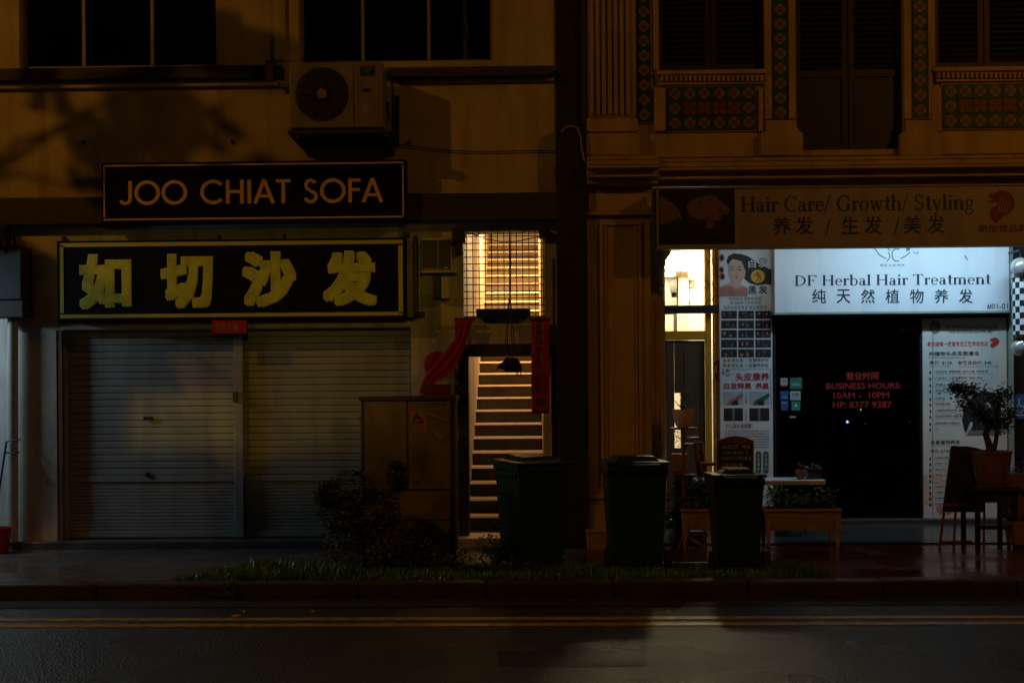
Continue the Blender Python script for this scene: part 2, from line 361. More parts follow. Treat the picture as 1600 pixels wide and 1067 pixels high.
SERIF = {
 'H': (.98, stem(.19,0,1)+stem(.79,0,1)+R_(.19,.48,.79,.48+TH)),
 'D': (.96, stem(.19,0,1)+ring(.30,.5,.58,.5,.14,TH,-90,90)+R_(.19,1-TH,.31,1)+R_(.19,0,.31,TH)),
 'F': (.80, stem(.19,0,1)+R_(.19,1-TH,.74,1)+[[(.74,1),(.70,.76),(.74,.74)]]+[[(.62,.965),(.74,.965),(.73,.74)]]+R_(.19,.49,.52,.49+TH)+R_(.50,.38,.54,.63)),
 'T': (.86, stem(.42,0,1,1,0)+R_(.04,1-TH,.80,1)+[[(.04,.97),(.14,.97),(.045,.74)]]+[[(.80,.97),(.70,.97),(.795,.74)]]),
 'C': (.90, ring(.50,.5,.44,.52,.14,.05,48,312)+R_(.78,.66,.82,.98)+[[(.80,.86),(.70,.97),(.82,.92)]]),
 'G': (.98, ring(.50,.5,.44,.52,.14,.05,48,300)+R_(.78,.66,.82,.98)+stem(.78,.06,.46,0,1)+[[(.80,.86),(.70,.97),(.82,.92)]]),
 'S': (.72, ring(.35,.745,.27,.27,.09,.07,30,275)+ring(.35,.255,.29,.27,.09,.07,-150,95)+R_(.58,.70,.62,.98)+R_(.07,.02,.11,.30)),
 'a': (.63, stem(.43,.03,.45,0,0)+ring(.26,.20,.20,.215,.12,.04,0,360)+ring(.29,.44,.205,.235,.10,.05,0,165)+[[(.40,0),(.60,0),(.60,.05),(.48,.07)]]),
 'e': (.62, ring(.32,.33,.27,.345,.12,.045,0,318)+R_(.12,.34,.58,.385)),
 'i': (.36, stem(.18,0,X,1,2)+[arc(.175,.90,.085,.085,0,330,10)]),
 'l': (.36, stem(.18,0,1.03,1,2)), 
 'r': (.50, stem(.18,0,X,1,2)+ring(.40,.42,.20,.245,.05,.05,85,165)+[arc(.42,.58,.075,.075,0,330,10)]),
 'o': (.66, ring(.33,.33,.285,.345,.12,.04)),
 't': (.44, R_(.15,.10,.15+ST,.90)+R_(.04,X-.045,.42,X)+ring(.31,.13,.16,.15,.09,.05,180,330)),
 'h': (.74, stem(.18,0,1.03,1,2)+stem(.57,0,.42,1,0)+ring(.38,.42,.255,.25,.12,.06,0,150)),
 'n': (.74, stem(.18,0,X,1,2)+stem(.57,0,.42,1,0)+ring(.38,.42,.255,.25,.12,.06,0,150)),
 'm': (1.10, stem(.18,0,X,1,2)+stem(.55,0,.42,1,0)+stem(.92,0,.42,1,0)+ring(.375,.42,.24,.25,.12,.06,0,150)+ring(.745,.42,.24,.25,.12,.06,0,150)),
 'b': (.70, stem(.17,0,1.03,0,2)+ring(.37,.33,.28,.345,.12,.045)),
 'g': (.66, ring(.30,.43,.22,.25,.10,.04)+ring(.31,-.10,.27,.19,.07,.05)+R_(.46,.58,.62,.64)+line(.18,.22,.14,.04,.07)),
 'w': (.94, line(.14,X,.32,0,.12)+line(.32,0,.48,X,.05)+line(.46,X,.64,0,.12)+line(.64,0,.80,X,.05)+srf(.13,X,.12,-1)+srf(.45,X,.12,-1)+srf(.80,X,.11,-1)),
 'y': (.66, line(.15,X,.36,.02,.12)+line(.54,X,.30,-.24,.05)+srf(.14,X,.13,-1)+srf(.53,X,.11,-1)+[arc(.24,-.22,.075,.075,0,330,10)]),
 '/': (.42, line(.02,-.12,.36,1.08,.05)), ' ': (.34, []),
}
def A_(w_=.86, t=.14): return (w_+.02, line(.07,0,w_/2,1,t)+line(w_-.07,0,w_/2,1,t)+R_(.2,.25,w_-.2,.25+t*.85))
GEO = {
 'J': (.56, R_(.34,.24,.48,1)+ring(.22,.25,.26,.26,.14,.13,200,360)),
 'O': (1.08, ring(.53,.5,.51,.52,.14,.14,0,360,32)),
 'C': (.98, ring(.53,.5,.51,.52,.14,.14,42,318,28)),
 'H': (.84, R_(.06,0,.20,1)+R_(.62,0,.76,1)+R_(.19,.44,.63,.57)),
 'I': (.30, R_(.07,0,.21,1)), 'A': A_(), 
 'T': (.62, R_(.24,0,.38,.9)+R_(.02,.87,.60,1)),
 'S': (.66, ring(.31,.745,.25,.27,.13,.13,20,268)+ring(.31,.26,.28,.28,.13,.13,-165,92)),
 'F': (.58, R_(.06,0,.20,1)+R_(.19,.87,.54,1)+R_(.19,.47,.52,.60)), ' ': (.46, []),
}
def strokes(s, font, r, Y, m, parent, depth=.002, name='lettering', track=0.):
    """r = picture rectangle from the first letter's left to the last one's right, capital top to baseline"""
    X0, X1, Z0, Z1 = rc(*r, Y); tot = sum(font[c][0]+track for c in s)-track
    sx, sz = (X1-X0)/tot, Z1-Z0; b = MB(); x = 0; k = 0
    for c in s:
        adv, polys = font[c]
        for p in polys:
            b.prism([(X0+(x+q[0])*sx, Z0+q[1]*sz) for q in p], Y-depth-(k % 9)*.00012, Y); k += 1
        x += adv+track
    return b.build(name, m, parent)
def leaf_mesh(b, c, size, nrm_bias=None):
    """one pointed leaf (two triangles folded along the rib)"""
    a = random.uniform(0, 2*PI); t = random.uniform(-.6, .9); L = size*random.uniform(.7, 1.3); wd = L*random.uniform(.22, .34)
    d = Vector((math.cos(a)*math.cos(t), math.sin(a)*math.cos(t), math.sin(t)*.8))
    s = d.cross(Vector((random.uniform(-.4, .4), random.uniform(-.4, .4), 1))).normalized()*wd; c = Vector(c); up = Vector((0, 0, wd*.35))
    b.add([c, c+d*L*.5+s+up, c+d*L, c+d*L*.5-s+up, c+d*L*.5], [(0, 4, 1), (4, 2, 1), (0, 3, 4), (4, 3, 2)])

# ------------------------------------------------------------------ the ground
KY = gy(912); KERB_Z = 0.0; RD = -0.13
def road_material():
    m = bpy.data.materials.new('wet_asphalt'); m.use_nodes = True; n = m.node_tree; b = n.nodes['Principled BSDF']
    geo = n.nodes.new('ShaderNodeNewGeometry'); P = geo.outputs['Position']
    def noise(sc, det=4, rough=.6):
        z = n.nodes.new('ShaderNodeTexNoise'); z.inputs['Scale'].default_value = sc; z.inputs['Detail'].default_value = det
        z.inputs['Roughness'].default_value = rough; n.links.new(P, z.inputs[0]); return z
    def ramp(src, p0, c0, p1, c1):
        r = n.nodes.new('ShaderNodeValToRGB'); r.color_ramp.elements[0].position = p0; r.color_ramp.elements[0].color = (c0, c0, c0, 1)
        r.color_ramp.elements[1].position = p1; r.color_ramp.elements[1].color = (c1, c1, c1, 1); n.links.new(src, r.inputs[0]); return r
    a = ramp(noise(60).outputs[0], .3, .018, .75, .065); n.links.new(a.outputs[0], b.inputs['Base Color'])
    wet = ramp(noise(.7, 2).outputs[0], .35, .24, .70, .36); n.links.new(wet.outputs[0], b.inputs['Roughness'])
    v = n.nodes.new('ShaderNodeTexVoronoi'); v.inputs['Scale'].default_value = 60; n.links.new(P, v.inputs[0])
    z2 = noise(120, 2)
    ad = n.nodes.new('ShaderNodeMath'); ad.operation = 'ADD'; n.links.new(v.outputs['Distance'], ad.inputs[0]); n.links.new(z2.outputs[0], ad.inputs[1])
    bp = n.nodes.new('ShaderNodeBump'); bp.inputs['Strength'].default_value = 1.0; bp.inputs['Distance'].default_value = .008
    n.links.new(ad.outputs[0], bp.inputs['Height']); n.links.new(bp.outputs[0], b.inputs['Normal'])
    b.inputs['Specular IOR Level'].default_value = .9
    return m
ASPH = road_material()
def wetmat(name, col, r0, r1, sc, bump, bs, col2=None, pz=1.2):
    m = pm(name, col, .4, .35, sc, bump, bs); n = m.node_tree; b = n.nodes['Principled BSDF']
    geo = n.nodes.new('ShaderNodeNewGeometry'); z = n.nodes.new('ShaderNodeTexNoise'); z.inputs['Scale'].default_value = pz; z.inputs['Detail'].default_value = 5
    n.links.new(geo.outputs['Position'], z.inputs[0]); r = n.nodes.new('ShaderNodeMapRange')
    r.inputs[1].default_value = .4; r.inputs[2].default_value = .62; r.inputs[3].default_value = r0; r.inputs[4].default_value = r1
    n.links.new(z.outputs[0], r.inputs[0]); n.links.new(r.outputs[0], b.inputs['Roughness']); return m
PAVEL = wetmat('wet_concrete', (.10, .10, .10), .14, .5, 4, .25, 30)
PAVER = wetmat('wet_red_tile', (.11, .035, .022), .10, .35, 4, .25, 16)
KERBM = wetmat('kerb_stone', (.055, .045, .036), .3, .7, 6, .5, 30)
GUTT = wetmat('gutter_concrete', (.020, .018, .017), .8, .95, 5, .4, 30)
PATCHM = wetmat('asphalt_patch', (.016, .014, .012), .6, .8, 30, .6, 60)
YLINE = pm('road_yellow', (.42, .27, .03), .45, .6, 14, .3, 60)

def sheet(name, x0, x1, y0, y1, z, m, kind='structure'):
    return tag(MB().add([(x0,y0,z),(x1,y0,z),(x1,y1,z),(x0,y1,z)], [(0,1,2,3)]).build(name, m), kind=kind)
sheet('ground', -60, 60, -60, 60, RD-.06, CONC)
sheet('road', -40, 40, -14.2, KY-.36, RD, ASPH)
sheet('gutter', -40, 40, KY-.36, KY+.02, RD+.006, GUTT)
YA, YB = gy(966.5, RD), gy(976, RD)
for yy in (YA, YB): tag(MB().box(-30, 30, yy-.05, yy+.05, RD+.001, RD+.006).build('painted_line', YLINE), kind='structure')
tag(MB().add([(w(px, py, gy(py, RD))[0], gy(py, RD), RD+.002) for px, py in ((779, 1041), (777, 1017), (850, 1015), (930, 1016), (1008, 1018), (1010, 1040), (900, 1043))], [tuple(range(7))]).build('road_patch', PATCHM), kind='structure')
kerb = tag(bpy.data.objects.new('kerb', None), kind='structure'); C.objects.link(kerb); kerb.location = (0, KY, 0); ORG['kerb'] = Vector((0, KY, 0))
kx = [w(q, 925, KY)[0] for q in (-390, -120, 150, 360, 560, 760, 960, 1170, 1380, 1590, 1800, 2000)]
for i in range(len(kx)-1):
    MB().box(kx[i]+.004, kx[i+1]-.004, KY, KY+.17+.006*random.random(), RD-.04, .012+.012*random.random()).build('kerb_stone', KERBM, kerb, .018)
XL, XM, XR = -8., w(912, 860, -.6)[0], 9.
GX0, GX1 = w(285, 895, -1.9)[0], w(1290, 895, -1.9)[0]
PY1 = KY+.18
sheet('pavement', XL, GX0+.2, PY1, .0, -.004, PAVEL)
sheet('pavement', GX0+.2, XM, -1.42, .0, -.004, PAVEL)
sheet('pavement', XM, GX1-.15, -1.42, .0, 0.0, PAVER)
sheet('pavement', GX1-.15, XR, PY1, .0, 0.0, PAVER)
sheet('verge_soil', GX0+.15, GX1-.1, PY1, -1.40, .004, SOILM)
tag(MB().box(w(925,890,-1.4)[0], w(1110,890,-1.4)[0], -1.42, -1.36, 0, .035).build('verge_edging', CONC, None, .006), kind='structure')
sheet('five_foot_way', w(1022, 850, 0)[0], XR, 0.02, 1.78, .014, FABT)
tag(MB().box(w(1022,850,0)[0], XR, 1.70, 1.86, .0, .07).build('shop_threshold', DARKB, None, .008), kind='structure')

# grass: tens of thousands of short blades in the verge
gb = MB()
def blade(x, y, h, z=.0):
    a = random.uniform(0, PI); r = random.uniform(.003, .007); lx, ly = random.gauss(0, .4)*h, random.gauss(0, .4)*h
    dx, dy = math.cos(a)*r, math.sin(a)*r
    gb.add([(x-dx, y-dy, z), (x+dx, y+dy, z), (x+lx*.5-dx*.6, y+ly*.5-dy*.6, z+h*.65), (x+lx*.5+dx*.6, y+ly*.5+dy*.6, z+h*.65), (x+lx, y+ly, z+h)], [(0,1,3,2), (2,3,4)])
for i in range(22000):
    t = random.random(); x = GX0 + (GX1-GX0)*random.random(); y = PY1-.06+(-1.44-PY1)*random.random()
    px = 800+x*170
    e = min(1, (x-GX0)/.5, (GX1-x)/.45); 
    if y > PY1 + .82*max(.05, e) : continue
    if random.random() > .5+.5*math.sin(x*3.1)*math.cos(y*7) and px > 300: 
        if random.random() < .8: continue
    h = random.uniform(.03, .10)*(1.5 if 330 < px < 520 or 1170 < px < 1260 else .85)
    blade(x, y, h)
xk = w(362, 940, KY)[0]
for i in range(70): blade(xk+random.gauss(0, .03), KY-.01-.03*random.random(), random.uniform(.03, .09), random.choice((-.12, -.09, -.05, 0)))
tag(gb.build('grass', GRASSM), 'short wet grass growing along the verge behind the kerb', 'grass', kind='stuff')

# ------------------------------------------------------------------ left building
LB = empty('shophouse', (w(450, 850, 0)[0], 0, 0), 'plain cream two storey shophouse with roller shutters and a lit stairway', 'building')
ZT = 7.4
def wallpart(r, m, y0=0., y1=.24, top=None, bot=None, name='wall', bevel=0):
    X0, X1, Z0, Z1 = rc(*r, 0.)
    if top is not None: Z1 = top
    if bot is not None: Z0 = bot
    return MB().box(X0, X1, y0, y1, Z0, Z1).build(name, m, LB, bevel)
L0 = -150
zsill = w(190, 105, 0)[1]; zsill2 = w(618, 97, 0)[1]; zbt = w(420, 305, 0)[1]; zbb = w(420, 349, 0)[1]
x_w1a, x_w1b = w(30, 50, 0)[0], w(338, 50, 0)[0]; x_w2a, x_w2b = w(467, 50, 0)[0], w(770, 50, 0)[0]
xe = w(868, 200, 0)[0]; xl = w(-500, 200, 0)[0]
def wb(x0, x1, z0, z1, m=WALL, y0=0., y1=.24, name='wall', bevel=0): return MB().box(x0, x1, y0, y1, z0, z1).build(name, m, LB, bevel)
wb(xl, x_w1a, zbt, ZT); wb(x_w1a, x_w1b, zbt, zsill); wb(x_w1b, x_w2a, zbt, ZT); wb(x_w2a, x_w2b, zbt, zsill2); wb(x_w2b, xe, zbt, ZT)
wb(x_w1a, x_w1b, 6.9, ZT); wb(x_w2a, x_w2b, 6.9, ZT)
# shallow pilaster beside the second window
wb(w(430,60,0)[0], w(447,60,0)[0], zsill2+.02, ZT, WALL, -.035, .0)
def window(x0, x1, z0, z1, cuts, curtain=()):
    f = MB(); t = .035
    f.box(x0, x1, .10, .15, z0, z0+.045); f.box(x0, x1, .10, .15, z1-.04, z1)
    wn = f.build('window', FRAME, LB)
    for i, c in enumerate([x0+t/2]+cuts+[x1-t/2]):
        MB().box(c-t/2, c+t/2, .095, .145, z0+.046, z1-.041).build('mullion', FRAME, wn)
    e = [x0]+cuts+[x1]
    for i in range(len(e)-1):
        MB().box(e[i]+t/2, e[i+1]-t/2, .118, .124, z0+.046, z1-.041).build('pane', glass_mat('window_glass', (.35, .37, .42)), wn)
    for c0, c1 in curtain:
        pts = [(c0+(c1-c0)*k/24, .30+.03*math.sin(k*1.9)) for k in range(25)]; cb = MB()
        cb.add([(p[0], p[1], z0+.03) for p in pts]+[(p[0], p[1], z1) for p in pts], [(k, k+1, 26+k, 25+k) for k in range(24)])
        cb.build('curtain', CURT, wn)
    MB().add([(x0-.3, 1.3, z0-.3), (x1+.3, 1.3, z0-.3), (x1+.3, 1.3, z1+.3), (x0-.3, 1.3, z1+.3)], [(0,1,2,3)]).build('room_back', BLACKM, wn)
window(x_w1a, x_w1b, zsill, 6.9, [w(131,60,.1)[0], w(238,60,.1)[0]], [(w(112,60,.3)[0], w(127,60,.3)[0]), (w(303,60,.3)[0], w(338,60,.3)[0])])
window(x_w2a, x_w2b, zsill2, 6.9, [w(567,60,.1)[0], w(670,60,.1)[0]])
# dark string course, broken by the air conditioner
def band(x0p, x1p, ya, yb, d0, m, name='string_course'):
    y0 = -d0; X0, X1 = w(x0p, ya, y0)[0], w(x1p, ya, y0)[0]
    return MB().box(X0, X1, y0, 0., w((x0p+x1p)/2, yb, y0)[1], w((x0p+x1p)/2, ya, y0)[1]).build(name, m, LB, .006)
band(-400, 440, 107, 126, .14, DARKB); band(-400, 438, 127.5, 139, .06, WALL); band(603, 866, 104, 119, .14, DARKB); band(640, 866, 120.5, 128, .05, WALL)
wb(w(416,100,-.2)[0], w(428,100,-.2)[0], w(420,127,-.2)[1], w(420,96,-.2)[1], BLACK, -.24, -.15, 'bracket_stub')
band(-400, 871, 307, 349, .16, DARKB, 'beam')
# lower wall
z350 = zbb; zhead = w(370, 514, 0)[1]
xp0, xp1 = w(13, 600, 0)[0], w(88, 600, 0)[0]
xs1, xd0, xd1 = w(642, 600, 0)[0], w(719, 600, 0)[0], w(861, 600, 0)[0]
zdoor, zg0, zg1 = w(790, 546, 0)[1], w(790, 495, 0)[1], w(790, 361, 0)[1]
wb(xp0, xp1, 0, z350, GREYW); wb(xp1, xs1, zhead, z350, GREYW, 0., .24)
wb(xs1, xd0, 0, z350, GREYW); wb(xd0, xd1, zdoor, zg0, GREYW); wb(xd0, xd1, zg1, z350, GREYW); wb(xd1, xe, 0, z350, GREYW)
xg0 = w(724, 430, 0)[0]; xg1 = w(851, 430, 0)[0]
wb(xd0, xg0, zg0, zg1, GREYW); wb(xg1, xd1, zg0, zg1, GREYW)
wb(w(-400,600,.5)[0], xp0, 0, z350, GREYW, .5, .6)                              # recessed bay on the far left
wb(xp1, w(96,600,0)[0], 0.02, zhead, TRIM, .01, .20, 'shutter_jamb'); wb(w(96,600,.1)[0], w(104,600,.1)[0], 0.02, zhead, SHUT, .05, .2, 'shutter_guide')
band(95, 640, 502, 513, .03, GREYW, 'shutter_head')
MB().box(-9.5, -6.75, -2.2, .5, 3.10, 3.25).build('light_block_slab', GREYW, LB)  # unseen slab added to keep the left tube's light off the upper wall
# roller shutters, every slat its own piece
def shutter(px0, px1):
    X0, X1 = w(px0, 650, .14)[0], w(px1, 650, .14)[0]; z0 = .10
    sh = MB().box(X0, X1, .185, .20, z0, zhead).build('roller_shutter', SHUT, LB)
    n = 30; h = (zhead-z0)/n
    pr = [(.156, 0), (.1450, .004), (.1435, h*.25), (.1430, h*.5), (.1435, h*.75), (.1450, h-.008), (.156, h-.003)]
    def slat(hh):
        b = MB(); p = [(a, q/h*hh) for a, q in pr]
        b.add([(X0, a, q) for a, q in p]+[(X1, a, q) for a, q in p], [(k, 7+k, 8+k, k+1) for k in range(6)]+[(0,1,2,3,4,5,6), (13,12,11,10,9,8,7)])
        return b.mesh('slat', SHUT, ((X0+X1)/2, 0, 0))
    me = slat(h); me2 = slat(h/2)
    for i in range(n):
        z = z0+i*h
        if i < 8 and i > 0:
            for q in (0, 1): link('slat', me2, sh, ((X0+X1)/2, 0, z+q*h/2))
        elif i == 0: MB().box(X0, X1, .125, .18, z0, z0+h-.004).build('bottom_rail', SHUT, sh, .004)
        elif i == 8: MB().box(X0, X1, .130, .18, z+.002, z+h-.004).build('lock_rail', SHUT, sh, .004)
        else: link('slat', me, sh, ((X0+X1)/2, 0, z))
    return sh
s1 = shutter(104, 366); s2 = shutter(381, 641)
X0, X1, Z0, Z1 = rc(225, 651, 239, 656, .13); MB().box(X0, X1, .112, .131, Z0, Z1).build('handle', BLACK, s1)
X0, X1, Z0, Z1 = rc(228, 738, 235, 744, .13); MB().box(X0, X1, .112, .1295, Z0, Z1).build('lock', BLACK, s1)
wb(w(366.5,650,.1)[0], w(380.5,650,.1)[0], .10, zhead, SHUT, .08, .2, 'shutter_post', .006)
X0, X1, Z0, Z1 = rc(364, 612, 371, 628, .07); MB().box(X0, X1, .060, .079, Z0, Z1).build('post_latch', METB, LB)
tag(MB().box(XL, w(712,840,0)[0], -.10, .26, -.02, .085).build('shop_plinth', PAVEL, None, .012), kind='structure')
# doorway, frame and lintel
dfy = -.03
for r in ((716, 556, 732, 826), (862, 556, 868, 826)):
    X0, X1, Z0, Z1 = rc(*r, dfy); MB().box(X0, X1, dfy, .16, .12, zdoor).build('door_frame', DARKB, LB, .004)
X0, X1, Z0, Z1 = rc(716, 545, 868, 556, dfy); MB().box(X0, X1, dfy, .16, zdoor+.001-.075, zdoor+.06).build('door_frame', DARKB, LB, .004)
MB().box(w(712,840,0)[0], w(868,840,0)[0], -.22, .24, 0, .12).build('door_step', NOSE, LB, .012)
# grille of square bars over the door
gr = MB().box(xg0, xg1, .045, .065, zg0, zg0+.014).build('grille', BLACK, LB)
for i in range(13):
    x = xg0+(xg1-xg0)*(i+.5)/13; MB().box(x-.0052, x+.0052, .05, .058, zg0+.014, zg1).build('bar', BLACK, gr)
for i in range(12):
    z = zg0+.02+(zg1-zg0-.03)*(i+.5)/12; MB().box(xg0, xg1, .0585, .065, z-.0052, z+.0052).build('bar', BLACK, gr)
# stair flight
stz = .12; RI, TR = .172, .272
xb = w(849.5, 600, 0)[0]
xleft = w(724, 430, 0.)[0]
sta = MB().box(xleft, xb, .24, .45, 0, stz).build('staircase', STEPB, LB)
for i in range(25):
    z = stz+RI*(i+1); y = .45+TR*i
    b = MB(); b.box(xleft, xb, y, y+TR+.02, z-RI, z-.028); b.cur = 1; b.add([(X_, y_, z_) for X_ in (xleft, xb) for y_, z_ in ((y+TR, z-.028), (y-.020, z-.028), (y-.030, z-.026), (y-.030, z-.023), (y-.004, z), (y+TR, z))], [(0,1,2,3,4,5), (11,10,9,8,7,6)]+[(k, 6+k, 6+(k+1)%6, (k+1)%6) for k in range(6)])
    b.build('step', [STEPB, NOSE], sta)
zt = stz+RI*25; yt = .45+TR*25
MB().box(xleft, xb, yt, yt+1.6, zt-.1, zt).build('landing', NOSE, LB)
MB().box(xleft-.12, xb+.1, yt+1.6, yt+1.7, zt-1, zt+3.2).build('stair_end_wall', STAIRW, LB)
for x0, x1, nme in ((xleft-.12, xleft, 'stair_wall'), (xb, xb+.1, 'stair_wall')):
    MB().box(x0, x1, .24, yt+1.6, 0, zt+3.2).build(nme, STAIRW, LB)
MB().box(xleft, xb, .24, yt+1.6, zt+3.2, zt+3.3).build('stair_ceiling', STAIRW, LB)
# closing strip above the lintel inside so the bulb stays hidden
MB().box(w(500,600,.3)[0], xleft-.12, .26, .28, 0, 4.).build('inner_wall', GREYW, LB)

# casing and pipes in the gap between the two houses
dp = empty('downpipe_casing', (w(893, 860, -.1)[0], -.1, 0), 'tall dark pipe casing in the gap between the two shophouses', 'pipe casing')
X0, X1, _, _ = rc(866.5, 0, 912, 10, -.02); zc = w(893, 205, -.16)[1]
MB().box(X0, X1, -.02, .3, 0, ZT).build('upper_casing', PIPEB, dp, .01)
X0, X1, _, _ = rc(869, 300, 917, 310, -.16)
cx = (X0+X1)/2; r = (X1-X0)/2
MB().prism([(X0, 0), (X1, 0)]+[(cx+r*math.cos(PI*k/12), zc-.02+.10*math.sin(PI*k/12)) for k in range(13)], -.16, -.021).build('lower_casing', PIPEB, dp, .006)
b = MB(); xx = w(913.5, 300, -.06)[0]
b.tube([(xx, -.07, zc+.1), (xx, -.07, ZT)], .018, 8); b.build('thin_pipe', DARKB, dp)
b = MB(); b.tube([(*(lambda q: (q[0], -.19, q[1]))(w(x, y, -.19)),) for x, y in ((876,207),(884,199),(894,197),(902,200),(907,212),(909,232),(913,250),(921,258),(932,265),(946,267))], .009, 6)
b.build('conduit', WALLR, dp)

# ------------------------------------------------------------------ right building
RB = empty('ornate_shophouse', (w(1300, 850, 0)[0], 0, 0), 'ochre shophouse with tiled panels, louvred shutters and moulded cornice above a hair shop', 'building')
def rb(r, y0, y1, m=WALLR, name='wall', bevel=0, par=None, top=None, bot=None, Y=None):
    X0, X1, Z0, Z1 = rc(*r, y0 if Y is None else Y)
    if top is not None: Z1 = top
    if bot is not None: Z0 = bot
    return MB().box(X0, X1, y0, y1, Z0, Z1).build(name, m, par or RB, bevel)
def wx(px, Y=0., py=150): return w(px, py, Y)[0]
def wz(py, Y=0., px=1300): return w(px, py, Y)[1]
def rw(x0, x1, z0, z1, m=WALLR, y0=0., y1=.24, name='wall', bevel=0): return MB().box(x0, x1, y0, y1, z0, z1).build(name, m, RB, bevel)
XE = wx(1900); zc1 = wz(243)
a1, b1, d0, d1, a2, b2 = wx(1029), wx(1196), wx(1244), wx(1412), wx(1461), wx(1622)
zs = wz(110, 0, 1112); zs2 = wz(106, 0, 1540); zdb = wz(234, 0, 1330)
rw(wx(918), a1, zc1, ZT); rw(a1, b1, zc1, zs); rw(b1, d0, zc1, ZT); rw(d0, d1, zc1, zdb); rw(d1, a2, zc1, ZT); rw(a2, b2, zc1, zs2); rw(b2, XE, zc1, ZT)
for q0, q1 in ((a1, b1), (d0, d1), (a2, b2)): rw(q0, q1, 7.0, ZT)
# fluted pilaster
rw(wx(920, -.07), wx(994, -.07), wz(183, -.07, 955), ZT, WALLR, -.07, 0, 'pilaster')
for i in range(7):
    px = 925+i*9.4; X = wx(px, -.09)
    b = MB(); b.prism([(X-.022, wz(180, -.09, 955)), (X+.022, wz(180, -.09, 955)), (X+.022, ZT), (X-.022, ZT)], -.095, -.071); b.build('flute', WALLR, RB, .012)
rb((917, 184, 997, 206), -.10, 0, name='pilaster_base', bevel=.01); rb((915, 208, 1000, 243), -.13, 0, name='pilaster_base', bevel=.01)
# louvred shutters
def louvre(x0, x1, z0, z1, name, leaves=2, rail=None, y=.06):
    sh = MB().box(x0, x1, y+.045, y+.06, z0, z1).build(name, LOUV, RB)
    wd = (x1-x0)/leaves
    for k in range(leaves):
        l0, l1 = x0+k*wd+.006, x0+(k+1)*wd-.006; t = .06
        MB().box(l0, l0+t, y, y+.04, z0, z1).build('stile', LOUV, sh); MB().box(l1-t, l1, y, y+.04, z0, z1).build('stile', LOUV, sh)
        for rz in [z0, z1-.08]+(rail or []): MB().box(l0+t, l1-t, y+.002, y+.04, rz, rz+.08).build('rail', LOUV, sh)
        if rail: MB().box(l0+t, l1-t, y+.02, y+.04, z0+.08, rail[0]).build('lower_panel', LOUV, sh)
        zz0 = (rail[0] if rail else z0)+.08; n = int((z1-.08-zz0)/.062); L = l1-l0-2*t; me = None
        for i in range(n):
            z = zz0+.01+i*.062
            if me is None:
                b = MB(); b.hexa([(-L/2, .004, 0), (L/2, .004, 0), (L/2, .012, -.006), (-L/2, .012, -.006)], [(-L/2, .038, .046), (L/2, .038, .046), (L/2, .044, .040), (-L/2, .044, .040)])
                me = b.mesh('slat', LOUV)
            link('slat', me, sh, ((l0+l1)/2, y, z))
        if rail:
            for hz in (rail[0]+.25, z0+.3):
                MB().box(l0+(.01 if k == 0 else wd-.05), l0+(.03 if k == 0 else wd-.03), y-.012, y, hz, hz+.12).build('hinge', METB, sh)
    return sh
louvre(a1, b1, zs, 7.0, 'louvred_window'); louvre(a2, b2, zs2, 7.0, 'louvred_window'); louvre(d0, d1, zdb, 7.0, 'louvred_door', 2, [wz(118)])
# window surrounds, sill with dentils
def surround(p0, p1, ysill):
    z = wz(ysill, -.03, (p0+p1)/2)
    for q0, q1 in ((p0-10, p0-1), (p1+1, p1+10)): rw(wx(q0, -.03), wx(q1, -.03), z, ZT, WALLR, -.03, 0, 'architrave', .006)
    rb((p0-4, ysill, p1+3, ysill+7), -.075, 0, name='sill', bevel=.008)
    rb((p0, ysill+9, p1-1, ysill+23), -.045, 0, name='frieze')
    n = int((p1-p0)/7.4)
    X0, X1, Z0, Z1 = rc(p0, ysill+10, p0+4.2, ysill+19, -.07); me = MB().box(-(X1-X0)/2, (X1-X0)/2, -.024, 0, 0, Z1-Z0).mesh('dentil', WALLR)
    for i in range(n):
        q = w(p0+3+i*7.4, ysill+19, -.045); link('dentil', me, RB, (q[0], -.0455, q[1]))
surround(1031, 1195, 109); surround(1463, 1625, 104)
# patterned tiles: green ground, cream petals round a red heart, each a tile of its own
def tile_mesh(s, red=False):
    b = MB(); h = s/2-.002; b.box(-h, h, -.012, 0, -h, h)
    b.cur = 1
    def e(cx, cz, rx, rz, y, n=10): return b.prism([(cx+rx*math.cos(2*PI*k/n), cz+rz*math.sin(2*PI*k/n)) for k in range(n)], y, -.011)
    if not red:
        q = s*.20
        for k, (dx, dz) in enumerate(((q, 0), (-q, 0), (0, q), (0, -q))): e(dx, dz, s*.20, s*.20, -.0150-.0003*k)
        b.cur = 0; e(0, 0, s*.20, s*.20, -.0166)
        b.cur = 2; q = s*.11
        for k, (dx, dz) in enumerate(((q, 0), (-q, 0), (0, q), (0, -q))): e(dx, dz, s*.095, s*.095, -.0174-.0003*k, 8)
    else:
        b.cur = 2
        for k, (dx, dz) in enumerate(((.24, .24), (-.24, .24), (.24, -.24), (-.24, -.24))): e(dx*s, dz*s, s*.21, s*.21, -.0150-.0003*k)
        e(0, 0, s*.16, s*.16, -.0166); b.cur = 0; e(0, 0, s*.07, s*.07, -.0172)
    return b.mesh('tile', [TILEG, TILEC, TILER])
S1 = .163; TM = tile_mesh(S1); TMR = tile_mesh(S1, True)
def tiles(cx, cz_top, nx, nz, name, up=False):
    X0 = cx-nx*S1/2; zt_ = cz_top
    p = MB().box(X0-.012, X0+nx*S1+.012, -.022, 0, zt_-nz*S1-.012, zt_+.012).build(name, WALLR, RB)
    for i in range(nx):
        for j in range(nz):
            red = nx > 2 and 0 < i < nx-1 and 0 < j < nz-1
            link('tile', TMR if red else TM, p, (X0+(i+.5)*S1, -.0225, zt_-(j+.5)*S1))
